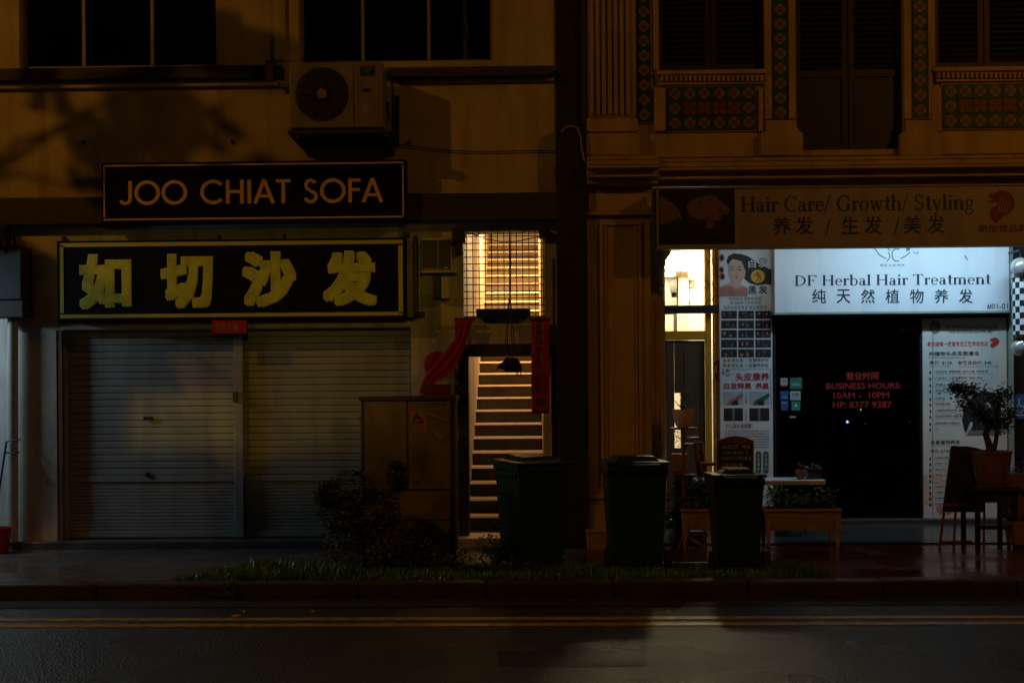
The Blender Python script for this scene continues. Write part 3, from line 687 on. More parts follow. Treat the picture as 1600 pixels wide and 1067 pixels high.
for pxc, zb in ((1006, 191), (1219.5, 188), (1438, 184)):
    zz = wz(zb, -.03, pxc); n = 14; tiles(wx(pxc, -.03), zz+n*S1, 1, n, 'tile_strip')
tiles(wx(1112, -.03), wz(135, -.03, 1112), 6, 3, 'tile_panel'); tiles(wx(1543, -.03), wz(131, -.03, 1543), 6, 3, 'tile_panel')
for q0, q1 in ((1022, 1040), (1186, 1193), (1456, 1471)): rb((q0, 138, q1, 205), -.05, 0, name='panel_trim', bevel=.006)
for q0, q1 in ((1195, 1206), (1233, 1243), (1413, 1424), (1451, 1458)): rw(wx(q0, -.04), wx(q1, -.04), wz(186, -.04, q0), ZT, WALLR, -.04, 0, 'strip_trim', .006)
def flare(p0, p1):
    y = -.08; b = MB(); b.prism(pp([(p0, 188), (p1, 188), (p1+4, 203), (p1+12, 209), (p1+12, 243), (p0-8, 243), (p0-8, 209), (p0, 203)], y), y, 0); b.build('strip_base', WALLR, RB, .006)
flare(1197, 1243); flare(1415, 1458)
# cornice in stepped mouldings
for (ya, yb, d) in ((243, 249, .16), (249.6, 257, .22), (257.6, 262, .27), (262.6, 272, .18), (272.6, 276, .22), (276.6, 287, .12)):
    rb((1000, ya, 1900, yb), -d, 0, name='cornice', bevel=.008)
    rb((918, ya+.5, 1026+d*20, yb+.5), -d-.09, 0.002, name='cornice', bevel=.008)
rb((919, 288, 1020, 330), -.08, .45, name='pier_head', bevel=.006); rb((917, 330, 1022, 336), -.12, .45, name='pier_moulding', bevel=.008)
# square pier with a sunk moulded panel
pier = rb((914, 337, 1018, 850), -.06, .45, name='pier', bot=0., bevel=.01)
for r in ((938, 352, 944, 752), (998, 352, 1004, 752)): rb(r, -.085, -.061, name='pier_panel_moulding', bevel=.008)
for r in ((938, 347, 1004, 352), (938, 752, 1004, 757)): rb(r, -.086, -.0605, name='pier_panel_moulding', bevel=.008)
for r in ((945, 353, 949, 751), (993, 353, 997, 751)): rb(r, -.074, -.0608, name='pier_panel_moulding', bevel=.005)
rb((911, 772, 1021, 780), -.10, .46, name='pier_plinth', bevel=.01); rb((913, 781, 1019, 788), -.08, .455, name='pier_plinth', bevel=.006)
rb((910, 789, 1022, 860), -.12, .47, name='pier_plinth', bot=0., bevel=.01)
# round fluted column beside it
yc = .30; q = w(1016, 600, yc); cxx = q[0]; zz = lambda py: w(1030, py, yc)[1]; R0 = .185
col = MB().lathe([(R0*.98, 0), (R0, .1), (R0*.96, zz(690))], (cxx, yc, 0), 24).build('column', WALLR, RB, smooth=True)
MB().lathe([(R0*.97, zz(690)), (R0*.97, zz(680)), (R0*.90, zz(475)), (R0*.86, zz(470))], (cxx, yc, 0), 40, 1, .10).build('fluted_shaft', WALLR, RB)
MB().lathe([(R0*.84, zz(470)), (R0*.84, zz(449)), (R0*.92, zz(447)), (R0*.92, zz(443)), (R0*.84, zz(441)), (R0*.84, zz(422)), (R0*.95, zz(418)), (R0*1.0, zz(412)), (R0*.98, zz(408)),
   (R0*1.2, zz(400)), (R0*1.33, zz(396)), (R0*1.33, zz(386)), (R0*1.42, zz(384)), (R0*1.42, zz(372))], (cxx, yc, 0), 28).build('capital', WALLR, RB, smooth=True)
rb((1010, 340, 1900, 372), .15, .5, WALLR, 'porch_beam', top=wz(300))
# porch: ceiling, shop front wall pieces
rw(wx(918), XE, 4.1, 4.2, WALLR, .24, 2.1, 'porch_ceiling')
SY = 1.90
def sw(r, m=WALLR, y0=SY, y1=SY+.12, name='shop_wall', **k): return rb(r, y0, y1, m, name, **k)
sw((1040, 300, 1900, 340), WALLR, SY+.02, SY+.14, top=4.1)
sw((1124, 340, 1209, 818), GREYW, SY, SY+.1, bot=0)
sw((940, 340, 1040, 818), WALLR, SY+.02, SY+.14, bot=0, top=4.1)
rw(w(1584, 600, SY)[0], XE, 0, 4.1, BLACK, SY, SY+.1, 'shop_wall')
# doorway with mustard frame, brown lower leaf, drape, scrolled iron over glass
for r in ((1103, 340, 1112, 818),): sw(r, YFRAME, SY-.02, SY+.08, name='door_frame', bot=.07)
sw((1040, 517, 1102.6, 531), YFRAME, SY-.015, SY+.08, name='door_rail')
lf = sw((1064, 532, 1102, 818), DOORP, SY+.02, SY+.06, name='door_leaf', bot=.07); sw((1040, 532, 1054, 818), DOORP, SY+.02, SY+.06, name='door_leaf', bot=.07)
sw((1054, 532, 1064, 614), DOORP, SY+.021, SY+.06, name='door_leaf'); sw((1054, 700, 1064, 818), DOORP, SY+.021, SY+.06, name='door_leaf', bot=.07)
for r in ((1070, 545, 1073, 800), (1095, 545, 1098, 800)): sw(r, DOORP, SY+.012, SY+.0205, name='leaf_moulding', bevel=.002)
sw((1040, 340, 1102.5, 516.5), glass_mat('door_glass', (.92, .93, .90)), SY+.03, SY+.036, name='pane')
b = MB(); Y_ = SY-.05
dr = [(w(1112.5+i*1.5, 400, SY+.04)[0], SY+.05+.016*math.sin(i*1.5)) for i in range(9)]
z0_, z1_ = wz(818, SY), wz(350, SY)
b.add([(p[0], p[1], z0_) for p in dr]+[(p[0], p[1], z1_) for p in dr], [(i, i+1, 10+i, 9+i) for i in range(8)]); b.build('drape', CREAMC, RB)
b = MB(); b.prism(pp([(1115.5, 566), (1123, 562), (1123, 594), (1119.5, 596), (1116, 586)], SY-.005), SY-.012, SY-.006); stk = b.build('red_sticker', REDP, RB)
flatp('sticker_mark', [[(1118, 570), (1120, 569), (1120, 583), (1118, 582)]], SY-.0125, STICKW, stk)
rb((1030, 477, 1123, 489.5), SY-.12, SY-.04, BLACK, 'door_bar', par=RB)
ir = MB(); YI = SY-.03
def P3(pts, Y): return [(w(x, y, Y)[0], Y, w(x, y, Y)[1]) for x, y in pts]
def scroll(pts, r=.0045): ir.tube(P3(pts, YI), r, 5)
scroll([(1077.6, 385), (1077.6, 477)], .005); scroll([(1089, 385), (1089, 477)], .003)
scroll([(1077.5, 476), (1076, 471), (1070.5, 468), (1064, 468), (1059, 463), (1055, 461)]); scroll([(1057, 455), (1061, 447), (1066, 444), (1071, 444)])
scroll([(1071+7*(1-math.cos(a))*1.0, 444-5.5*math.sin(a)) for a in [PI*k/10 for k in range(11)]])
scroll([(1072+6*(1-math.cos(a)), 444+6*math.sin(a)) for a in [PI*k/10 for k in range(11)]]); scroll([(1077, 450), (1084, 450), (1086, 452)])
scroll([(1078, 439), (1103, 439)], .003); scroll([(1078, 450), (1103, 450)], .003)
for cy in (410, 444): 
    scroll([(1103+4*math.sin(a), cy-5.5*math.cos(a)) for a in [PI*k/10 for k in range(11)]], .004)
    scroll([(1107, cy), (1112, cy), (1117, cy+6), (1120, cy+14), (1123, cy+22)], .004)
scroll([(1102, 476), (1105, 470), (1112, 468), (1117, 463), (1123, 461)])
for dx in (0, 5, 10): scroll([(1109+dx*.8, 386), (1113+dx*.6, 410), (1120, 440), (1122.5, 452)], .003)
ir.build('scrollwork', BLACK, RB)
# things on the wall of the bright room
for r, m, y0 in (((1036, 433, 1060, 478), CONC, 4.4), ((1038, 437, 1057, 520), FABT, 4.45), ((1040, 418, 1088, 424), CREAMC, 4.2), ((1058, 424, 1076, 530), CREAMC, 4.4), ((1040, 492, 1052, 530), CREAMC, 4.3)):
    rb(r, y0, y0+.12, m, 'room_shelf')
# reed sticks in a small dark holder
for k in range(9):
    b = MB(); q0 = w(1052+k*.6, 460, SY+.12); q1 = w(1040+k*3.4, 417+abs(k-4)*.5, SY+.12+.0); b.tube([(q0[0], SY+.25, q0[1]), (q1[0], SY+.25, q1[1])], .003, 4); b.build('reed', BLACK, RB)
rb((1050, 457, 1058, 464), SY+.2, SY+.28, BLACK, 'reed_holder')
# room behind the doorway
xr0, xr1 = w(1000, 500, 2.1)[0], w(1132, 500, 2.1)[0]+.3
for (x0, x1, y0, y1, z0, z1, nm) in ((xr0-.5, xr1+.9, 4.6, 4.7, 0, 4.1, 'room_wall'), (xr0-.6, xr0-.5, SY+.14, 4.6, 0, 4.1, 'room_wall'), (xr1+.9, xr1+1.0, SY+.14, 4.6, 0, 4.1, 'room_wall'), (xr0-.5, xr1+.9, SY+.14, 4.6, 4.1, 4.2, 'room_ceiling'), (xr0-.5, xr1+.9, SY+.14, 4.6, -.05, .02, 'room_floor')):
    MB().box(x0, x1, y0, y1, z0, z1).build(nm, ROOMW, RB)
# glazed shop front: dark room behind
sf = rb((1209, 489, 1213, 818), SY-.04, SY+.06, BLACK, 'shop_front', bot=.07)
rb((1210, 340, 1580, 489), SY+.02, SY+.1, BLACK, 'front_panel', top=4.1)
rb((1213, 489, 1442, 493), SY-.03, SY+.05, BLACK, 'front_bar', par=sf)
rb((1438, 494, 1442, 818), SY-.03, SY+.05, BLACK, 'front_bar', par=sf, bot=.07); rb((1213, 810, 1438, 818), SY-.025, SY+.045, BLACK, 'front_bar', par=sf, bot=.07)
sg = glass_mat('shop_glass', (.5, .5, .5))
for r in ((1213, 494, 1327, 810), (1327.6, 494, 1438, 810)): rb(r, SY, SY+.008, sg, 'pane', par=sf)
bx = (w(1211, 600, SY)[0], w(1582, 600, SY)[0])
for (x0, x1, y0, y1, z0, z1) in ((bx[0], bx[1], 5.0, 5.1, 0, 4.1), (bx[0]-.02, bx[0], SY+.1, 5, 0, 4.1), (bx[1]-.02, bx[1], SY+.1, 5, 0, 4.1), (bx[0], bx[1], SY+.1, 5, 4.05, 4.1), (bx[0], bx[1], SY+.1, 5, -.02, .02)):
    MB().box(x0, x1, y0, y1, z0, z1).build('dark_room', BLACK, RB)
rb((1442, 489, 1579, 818), SY, SY+.06, BLACK, 'front_panel', bot=.07)
rb((1578.5, 340, 1584, 818), SY-.10, SY+.02, GREENF, 'frame_post', bot=.02)

# ------------------------------------------------------------------ signs
def at(px, py, Y): q = w(px, py, Y); return (q[0], Y, q[1])
# black board with gold letters
t = empty('shop_sign', at(397, 346, -.2), 'black signboard with gold capital letters above the yellow bordered board', 'sign')
Y = -.30
pbox('board', (159, 252, 634.5, 346), Y, -.161, SIGNB, t, .006)
Y -= .0
for r in ((162, 256, 631, 258.2), (162, 340, 631, 342.4), (162, 258.3, 164.2, 339.9), (628.8, 258.3, 631, 339.9)):
    X0, X1, Z0, Z1 = rc(*r, Y); MB().box(X0, X1, Y-.008, Y-.0005, Z0, Z1).build('gold_border', GOLD, t)
strokes('JOO CHIAT SOFA', GEO, (188, 281.5, 600, 318.5), Y-.0005, GOLD, t, .018)
# black board with four thick yellow characters
t = empty('shop_sign', at(362, 500, -.15), 'wide black signboard with four thick yellow Chinese characters and a yellow border', 'sign')
Y = -.26
pbox('board', (89, 374, 634, 499), Y, -.04, SIGNB, t, .005)
pbox('backing_frame', (89.5, 377, 647, 502), -.038, -.002, BLACK, t)
pbox('side_trim', (636, 373, 645, 495), -.20, -.04, CONC, t); pbox('side_bar', (646.5, 368, 651.5, 492), -.20, -.04, BLACK, t); pbox('side_bar', (651.6, 487, 663, 494), -.08, -.002, BLACK, t)
for r in ((94, 377.5, 629.5, 383.5), (94, 489.5, 629.5, 495), (94, 383.6, 99.5, 489.4), (622.5, 383.6, 629.5, 489.4)):
    X0, X1, Z0, Z1 = rc(*r, Y); MB().box(X0, X1, Y-.004, Y-.0005, Z0, Z1).build('yellow_border', YELB, t)
for ch, r in (('如', (123, 396, 207, 484)), ('切', (250, 395.5, 334.5, 483.5)), ('沙', (377.5, 392, 464.5, 481)), ('发', (503.5, 390.5, 590.5, 479))):
    text(ch, r, Y-.001, YELE, t, 'character_edge', .004, .004, res=3, fat=.066)
    text(ch, (r[0]+1.3, r[1]+1.3, r[2]-1.3, r[3]-1.3), Y-.008, YELL, t, 'character', .004, .010, res=3, fat=.052)
for r in ((96, 369, 100, 377), (340, 367, 343, 374), (442, 366, 446, 374), (630, 362, 640, 373)): pbox('bracket', r, -.05, -.002, METB, t)
# small red paper slip over the shutters
t = empty('red_banner', at(357, 521, -.05), 'small dark red slip with faded gold characters under the middle of the board', 'banner')
pbox('cloth', (331, 500.5, 385, 521), -.268, -.264, REDC, t)
text('欢迎光临', (336, 505, 372, 517), -.269, GOLDP, t, bold=.01)

# ------------------------------------------------------------------ air conditioner on its ledge
t = empty('air_conditioner', at(526, 206, -.4), 'beige outdoor air conditioner unit with one round fan on a tray below the window', 'air conditioner')
YA_ = -.56
X0, X1, Z0, Z1 = rc(452, 97, 598, 205, YA_)
cs = MB().box(X0, X1, YA_, -.20, Z0+.035, Z1).build('casing', ACW, t, .012)
fc = w(503.5, 148, YA_); fr = .285
MB().lathe([(fr, 0), (fr, -.006)], (0, 0, 0), 40).build('fan_recess', ACD, t, origin=(0, 0, 0)).matrix_basis = Matrix.Translation(Vector((fc[0], YA_-.002, fc[1]))-ORG[t.name]) @ Matrix.Rotation(PI/2, 4, 'X')
b = MB()
for k in range(1, 9):
    rr = fr*k/8.3+.01; b.tube([(fc[0]+rr*math.cos(a), YA_-.022, fc[1]+rr*math.sin(a)) for a in [2*PI*i/32 for i in range(33)]], .0026, 4)
for k in range(16):
    a = 2*PI*k/16; b.tube([(fc[0]+.05*math.cos(a), YA_-.024, fc[1]+.05*math.sin(a)), (fc[0]+fr*math.cos(a), YA_-.014, fc[1]+fr*math.sin(a))], .0026, 4)
b.build('fan_guard', ACD, t)
b = MB(); b.prism([(fc[0]+.055*math.cos(2*PI*k/20), fc[1]+.055*math.sin(2*PI*k/20)) for k in range(20)], YA_-.032, YA_-.02); b.build('fan_hub', ACW, t)
for k in range(3):
    a = 2*PI*k/3+.4; pts = [(fc[0]+r_*math.cos(a+d), fc[1]+r_*math.sin(a+d)) for r_, d in ((.05, 0), (.24, .1), (.26, .55), (.20, .75), (.05, .6))]
    b = MB(); b.prism(pts, YA_-.008-.002*k, YA_-.0065-.002*k); b.build('fan_blade', ACD, t)
rects('maker_plate', [(563, 104, 586, 119)], YA_-.001, ACD, t); flatp('emblem', [[(566, 106), (583, 105.5), (574, 116)]], YA_-.0035, GINK, t)
rects('handle_recess', [(566, 139, 579, 144)], YA_-.001, BLACK, t); flatp('label', [ell(570, 170, 6.5, 6.5)], YA_-.001, FRAME, t)
rects('panel_seam', [(552, 101, 553, 200)], YA_-.0008, ACD, t)
for px in (486, 590): pbox('foot', (px-5, 198, px+5, 205), YA_+.03, -.25, ACD, t)
a = MB(); X0, X1 = w(450, 206, -.6)[0], w(612, 206, -.6)[0]; z = w(530, 206, -.6)[1]
a.box(X0, X1, -.62, 0, z-.02, z+.015); a.build('tray', DARKB, t)
for X in (X0+.10, X1-.06):
    b = MB(); b.hexa([(X-.02, -.60, z-.055), (X+.02, -.60, z-.055), (X+.02, -.60, z-.021), (X-.02, -.60, z-.021)], [(X-.02, -.001, z-.12), (X+.02, -.001, z-.12), (X+.02, -.001, z-.021), (X-.02, -.001, z-.021)]); b.build('bracket', DARKB, t)
b = MB(); b.tube([at(599, 120, -.3), at(612, 118, -.25), at(614, 150, -.2), at(613, 198, -.2)], .012, 6); b.build('pipe_loop', BLACK, t)
b = MB(); b.tube([at(605, 160, -.3), at(608, 182, -.25), at(606, 196, -.25)], .018, 6); b.build('valve', BLACK, t)
b = MB(); b.tube([at(621, 150, -.02), at(621, 228, -.02)], .022, 6); b.build('drain_hose', PIPEB, t)
# cable sagging from the unit to the pipes
t = empty('hanging_cable', at(745, 240, -.04), 'thin cable sagging along the cream wall right of the air conditioner', 'cable')
b = MB(); b.tube([at(612+i*26, 224+13*math.sin(min(1, i/5)*PI/2)+(0.4*(6-i) if i > 6 else 0), -.03) for i in range(10)]+[at(868, 236, -.03), at(870, 250, -.04), at(866, 272, -.04), at(868, 285, -.04)], .006, 5); b.build('cable', BLACK, t)
b = MB()
for px, py in ((131, 222), (362, 221), (640, 222)): q = at(px, py, -.02); b.box(q[0]-.008, q[0]+.008, -.03, 0, q[2]-.02, q[2]+.02)
t2 = tag(b.build('wall_anchor', BLACK), 'tiny dark fixing hooks left in the cream wall above the black signboard', 'hook')

# ------------------------------------------------------------------ left edge: meter box, white pipe, bucket, broom
t = empty('meter_box', at(10, 496, -.15), 'dark grey wall cabinet at the left edge above the white pipe', 'meter box')
pbox('cabinet', (-60, 384, 33, 468), -.26, -.001, METB, t, .01); pbox('lower_box', (-60, 469.5, 36, 496), -.24, -.001, METB, t, .01)
pbox('label', (-6, 391, 5, 396), -.262, -.2605, STICKW, t)
b = MB(); b.tube([at(2, 384, -.14), at(4, 370, -.12), at(12, 362, -.1), at(20, 368, -.1), at(22, 384, -.14)], .02, 7); b.tube([at(13, 384, -.10), at(13, 352, -.10)], .03, 8); b.build('cable_loop', BLACK, t)
b = MB(); b.tube([at(20, 500, -.09), at(20, 846, -.09)], .055, 14)
t = tag(b.build('drainpipe', PIPEW, smooth=True), 'thick white drainpipe standing at the left edge beneath the dark wall cabinet', 'pipe')
b = MB(); b.tube([at(9, 690, -.17), at(17, 688, -.16), at(26, 688, -.16), at(33, 686, -.1)], .007, 5); b.tube([at(8, 707, -.17), at(24, 708, -.17), at(30, 706, -.1)], .008, 5)
tag(b.build('wire_tie', BLACK), 'black wire ties looped round the white drainpipe halfway up', 'wire')
t = empty('broom', at(3, 846, -.16), 'broom with a blue pole leaning against the white pipe', 'broom')
b = MB(); b.tube([at(-12, 840, -.30), at(10, 690, -.17)], .011, 7); b.build('pole', BLUEP, t)
b = MB(); q = at(-14, 850, -.32); b.hexa([(q[0]-.06, q[1]-.03, .03), (q[0]+.06, q[1]-.03, .03), (q[0]+.06, q[1]+.03, .03), (q[0]-.06, q[1]+.03, .03)], [(q[0]-.02, q[1]-.02, .2), (q[0]+.03, q[1]-.02, .2), (q[0]+.03, q[1]+.02, .2), (q[0]-.02, q[1]+.02, .2)]); b.build('bristles', WOODD, t)
q = at(-3, 845, -.34); t = empty('bucket', (q[0], q[1], .0), 'red plastic bucket on the ground at the left edge of the picture', 'bucket')
MB().lathe([(.001, 0), (.10, 0), (.135, .26), (.142, .26), (.142, .275), (.128, .275), (.095, .012), (.001, .012)], q[:2]+(.0,), 22).build('tub', REDP, t, smooth=True)
b = MB(); b.tube([(q[0]+.135*math.cos(PI*k/10), q[1]-.05*math.sin(PI*k/10), .27-.07*math.sin(PI*k/10)) for k in range(11)], .004, 5); b.build('bail', CHROME, t)

# ------------------------------------------------------------------ things by the stair door
t = empty('fuse_cabinet', at(682, 424, -.1), 'grey double door fuse cabinet on the wall left of the grille', 'cabinet')
pbox('casing', (658, 372, 706, 421), -.14, -.001, GREYW, t, .008)
for r in ((660, 375, 683, 419), (685, 375, 704, 419)): pbox('door', r, -.15, -.1405, METB, t, .004)
pbox('ledge', (657, 422, 712, 426), -.15, -.001, GREYW, t); pbox('keyhole', (694, 417, 700, 419.5), -.153, -.1505, STICKW, t)
t = empty('letter_box', at(690, 466, -.1), 'small box with one pale and one black face below the fuse cabinet', 'box')
pbox('dark_half', (678, 432, 689, 465), -.12, -.001, BLACK, t, .004); pbox('pale_half', (689.4, 432, 702, 466), -.13, -.001, GREYW, t, .004)
t = tag(pbox('wall_panel', (660, 428, 676, 463), -.02, -.001, GREYW), 'flat painted plate on the wall just left of the small black and pale box', 'plate')
t = empty('camera_bracket', at(716, 390, -.15), 'dark lamp housing at the top left corner of the grille', 'lamp')
pbox('housing', (706, 358, 727, 378), -.20, -.001, BLACK, t, .008); pbox('arm', (712, 378.5, 723, 394), -.16, -.001, BLACK, t, .006)
b = MB(); b.tube([at(726, 364, -.05), at(740, 366, -.05), at(760, 374, -.05), at(785, 378, -.05), at(810, 377, -.05), at(832, 372, -.05), at(850, 369, -.05)], .006, 5)
tag(b.build('drooping_wire', BLACK), 'thin black wire drooping across the top of the lit grille', 'wire')
t = tag(pbox('corner_bracket', (842, 358, 856, 372), -.08, -.001, BLACK), 'black bracket in the top right corner of the grille opening', 'bracket')
t = tag(pbox('flower_trough', (744, 482, 829, 494), -.10, .03, BLACK, None, .006), 'black trough sitting along the bottom of the lit grille', 'trough')
t = tag(pbox('nameplate', (755, 497, 773, 503), -.02, -.001, DARKB, None, .002), 'little dark plate on the wall between grille and door', 'plate')
# couplets: right one hangs straight, left one is twisted aside
def cloth(pts_l, pts_r, Y, wob, mname, par, name='cloth'):
    b = MB(); n = len(pts_l); vs = []
    for i in range(n):
        for k in range(11):
            f = k/10; px = pts_l[i][0]*(1-f)+pts_r[i][0]*f; py = pts_l[i][1]*(1-f)+pts_r[i][1]*f
            q = w(px, py, Y); vs.append((q[0], Y+wob*(math.sin(k*1.5+i*.35)+.5*math.sin(k*.6)), q[1]))
    b.add(vs, [(i*11+k, i*11+k+1, i*11+k+12, i*11+k+11) for i in range(n-1) for k in range(10)])
    o = b.build(name, mname, par, smooth=True); s = o.modifiers.new('s', 'SOLIDIFY'); s.thickness = .004; return o
t = empty('red_banner', at(844, 646, -.10), 'long straight red couplet banner with gold characters right of the stair door', 'banner')
cloth([(830+.3*i*.3, 499+i*14.7) for i in range(11)], [(858-.1*i*.3, 499+i*14.7) for i in range(11)], -.11, .006, REDC, t)
pbox('hanging_rod', (826, 496.5, 861, 500), -.13, -.09, REDD, t)
for i, ch in enumerate('财源广进行大运'):
    text(ch, (838.5, 505+i*16.0, 851, 519+i*16.0), -.1205, GOLDP, t, bold=.012)
rects('seal', [(839.5, 621, 851, 633)], -.1185, DARKB, t); rects('seal_mark', [(842, 623.5, 848.5, 630.5)], -.1215, REDD, t)
for k in range(3): rects('gold_print', [(836+k*2, 636+k*2.6, 854-k*2, 637+k*2.6)], -.1185-.0001*k, GOLDP, t)
t = empty('red_banner', at(700, 600, -.12), 'red banner pulled sideways and twisted across the wall left of the stair door', 'banner')
pbox('hanging_rod', (710, 496.5, 742, 500), -.13, -.09, REDD, t)
pl = [(712, 500), (712, 512), (713, 524), (708, 532), (697, 546), (686, 560), (674, 574), (664, 588), (659, 600), (656, 614)]
pr = [(739, 500), (735, 512), (731, 524), (727, 538), (722, 552), (715, 566), (705, 579), (691, 588), (677, 601), (668, 614)]
cloth(pl, pr, -.16, .013, REDC, t); cloth([(711, 500), (711, 512), (711, 526)], [(722, 500), (721, 512), (716, 526)], -.11, .004, REDD, t, 'under_fold')
t = tag(flatp('round_plaque', [ell(684, 570, 21, 21, 28)], -.02, REDC, None, .02), 'round dark red plaque on the wall behind the twisted banner', 'plaque')
t = empty('altar_box', at(680, 617, -.1), 'dark red shrine box standing on the wall ledge behind the grey cabinet', 'shrine')
pbox('box', (660, 600, 701, 616), -.25, -.001, REDD, t, .006); pbox('base', (656, 616.5, 704, 628), -.30, -.001, REDD, t, .006)
# hanging burner on cords
t = empty('hanging_burner', at(795, 590, -.35), 'dark burner with a tail hanging on four cords in front of the lit stairs', 'burner')
YB = -.35
b = MB(); b.tube([at(796, 362, YB), at(796, 466, YB)], .006, 5); b.tube([at(798.5, 362, YB), at(798, 466, YB)], .003, 5)
b.build('main_cord', BLACK, t)
for x1, x0 in ((788, 795.5), (792.5, 796), (801, 797), (805.5, 797.5)):
    b = MB(); b.tube([at(x0, 466, YB), at((x0+x1)/2-.6, 505, YB), at(x1, 552, YB+(.06 if x1 > 795 else -.06))], .0062, 5); b.build('cord', BLACK, t)
b = MB()
def blob(path, rs): 
    b = MB(); seg = 10; vs = []
    for (x, y), r_ in zip(path, rs):
        q = at(x, y, YB)
        for k in range(seg): a = 2*PI*k/seg; vs.append((q[0], q[1]+r_*math.cos(a), q[2]+r_*.85*math.sin(a)))
    n = len(path); b.add(vs, [(i*seg+k, i*seg+(k+1)%seg, (i+1)*seg+(k+1)%seg, (i+1)*seg+k) for i in range(n-1) for k in range(seg)]+[tuple(range(seg)), tuple(reversed(range((n-1)*seg, n*seg)))]); return b
blob([(776, 576), (781, 572), (787, 571), (789, 570), (800, 570), (810, 571), (813, 572)], [.01, .035, .055, .09, .10, .09, .05]).build('bowl', BLACKM, t, .01, True)
b = MB(); b.tube([at(812, 568, YB), at(814, 578, YB), at(813.5, 589, YB)], .016, 6, .008); b.build('tail', BLACKM, t)
b = MB(); b.tube([at(808, 576, YB), at(808, 585, YB)], .006, 5); b.build('hook', BLACKM, t)
for px in (792, 800): b = MB(); b.tube([at(px, 553, YB), at(px, 564, YB)], .009, 5); b.build('incense_stick', GOLDP, t)

# ------------------------------------------------------------------ kerbside electricity cabinet
YC = -.95
t = empty('electric_cabinet', at(637, 874, YC), 'brown roadside electricity cabinet with two doors and a warning sign', 'cabinet')
X0, X1, _, _ = rc(564, 618, 711, 870, YC); Z1 = w(637, 620, YC)[1]
MB().box(X0, X1, YC+.02, YC+.42, .0, Z1-.04).build('body', CABF, t, .01)
MB().box(X0-.02, X1+.02, YC-.01, YC+.45, Z1-.04, Z1+.01).build('roof', CABF, t, .01)
for r in ((570, 627, 635.5, 764), (638, 627, 704, 764), (570, 767, 704, 812), (570, 814, 704, 868)):
    d = pbox('door' if r[3] == 764 else 'lower_panel', r, YC, YC+.019, CAB, t, .004, YC)
    if r[0] == 638: pbox('handle', (648, 750, 654, 756), YC-.012, YC-.001, CHROME, d)
for p in (MB().box(X0-.01, X1+.01, YC+.0, YC+.44, 0, .06),): p.build('plinth', CONC, t)
ws = empty('warning_sign', at(659, 681, YC-.01), 'torn orange warning notice with a black lightning triangle on the cabinet door', 'sign')
flatp('plate', [[(640, 640), (666, 641), (667, 678), (650, 679)]], YC-.002, WARN, ws)
flatp('triangle_edge', [[(651, 643.5), (644, 660), (646.5, 659), (651.8, 647.5)], [(651, 643.5), (662, 660), (659, 659), (650, 647.5)], [(644, 660.6), (662.3, 660.6), (662, 658.6), (645, 658.6)]], YC-.0045, BLACK, ws)
flatp('lightning', [[(653, 647.5), (650, 653.5), (652.4, 653.5), (650.6, 658), (655, 651.8), (652.8, 651.8), (654.4, 647.5)]], YC-.0045, BLACK, ws)
rects('print', [(648.5, 664+i*4, 664-i, 665.6+i*4) for i in range(4)], YC-.0045, TRIM, ws)
for nm, pts in (('curled_edge', [(640, 647), (641.2, 647), (651, 679), (649, 679)]), ('torn_strip', [(661, 642), (668, 644), (703, 657), (699, 659), (663, 646)]), ('torn_strip', [(674, 670), (682, 674), (694, 683), (688, 688), (683, 684)])):
    flatp(nm, [pts], YC-.012, FRAME, ws, .003)
text('DANGER  KEEP OUT', (664, 629.5, 697, 634), YC-.0008, CABF, ws)

# ------------------------------------------------------------------ fascia sign, main lit sign
YF = -.42
t = empty('fascia_sign', at(1330, 385, YF), 'long pale fascia sign about hair care with a dark portrait photo on its left', 'sign')
pbox('board', (1027, 292, 1760, 384), YF, YF+.10, SIGNP, t, .004)
pbox('board_back', (1023, 294, 1026.6, 386), YF+.01, YF+.28, DARKB, t)
for r in ((1026, 289.6, 1760, 292), (1026, 383.2, 1760, 385.6), (1026, 292.1, 1028.4, 383.1)): 
    X0, X1, Z0, Z1 = rc(*r, YF); MB().box(X0, X1, YF-.012, YF+.12, Z0, Z1).build('frame', FRAME, t)
ph = rects('photo', [(1029.5, 296, 1148, 382)], YF-.0005, BLACK, t)
flatp('printed_face', [[(1072,322),(1078,314),(1090,308),(1104,306),(1116,305),(1124,312),(1128,318),(1137,322),(1141,330),(1137,335),(1128,336),(1124,346),(1116,345),(1104,342),(1092,344),(1080,339),(1073,331)],
   [(1104,344),(1113,345),(1117,352),(1112,358),(1105,356)], [(1030,305),(1040,312),(1052,318),(1062,330),(1066,345),(1060,340),(1050,345),(1040,350),(1030,352)]], YF-.003, SKIND, t)
flatp('printed_hair', [[(1073,322),(1076,336),(1086,345),(1102,344),(1094,352),(1078,352),(1070,340)], [(1050,346),(1062,342),(1064,356),(1058,370),(1044,372),(1046,356)]], YF-.0036, HAIRP, t)
flatp('printed_feature', [[(1090,318),(1096,314),(1097,316),(1091,320)], [(1108,313),(1112,309),(1113,311),(1109,315)], [(1122,327),(1128,329),(1127,331),(1122,330)]], YF-.0048, HAIRP, t)
strokes('Hair Care/ Growth/ Styling', SERIF, (1157, 305.5, 1523, 329.5), YF-.001, INK, t, .002)
for ch, x0 in (('养', 1208), ('发', 1243), ('生', 1315), ('发', 1351), ('美', 1412), ('发', 1449)):
    dy = -(x0-1208)*.010
    text(ch, (x0, 339+dy, x0+27, 367+dy), YF-.001, INK, t, bold=.012)
for x0 in (1290, 1397): flatp('lettering', [[(x0, 366), (x0+1.6, 366), (x0+7.6, 342), (x0+6, 342)]], YF-.001, INK, t)
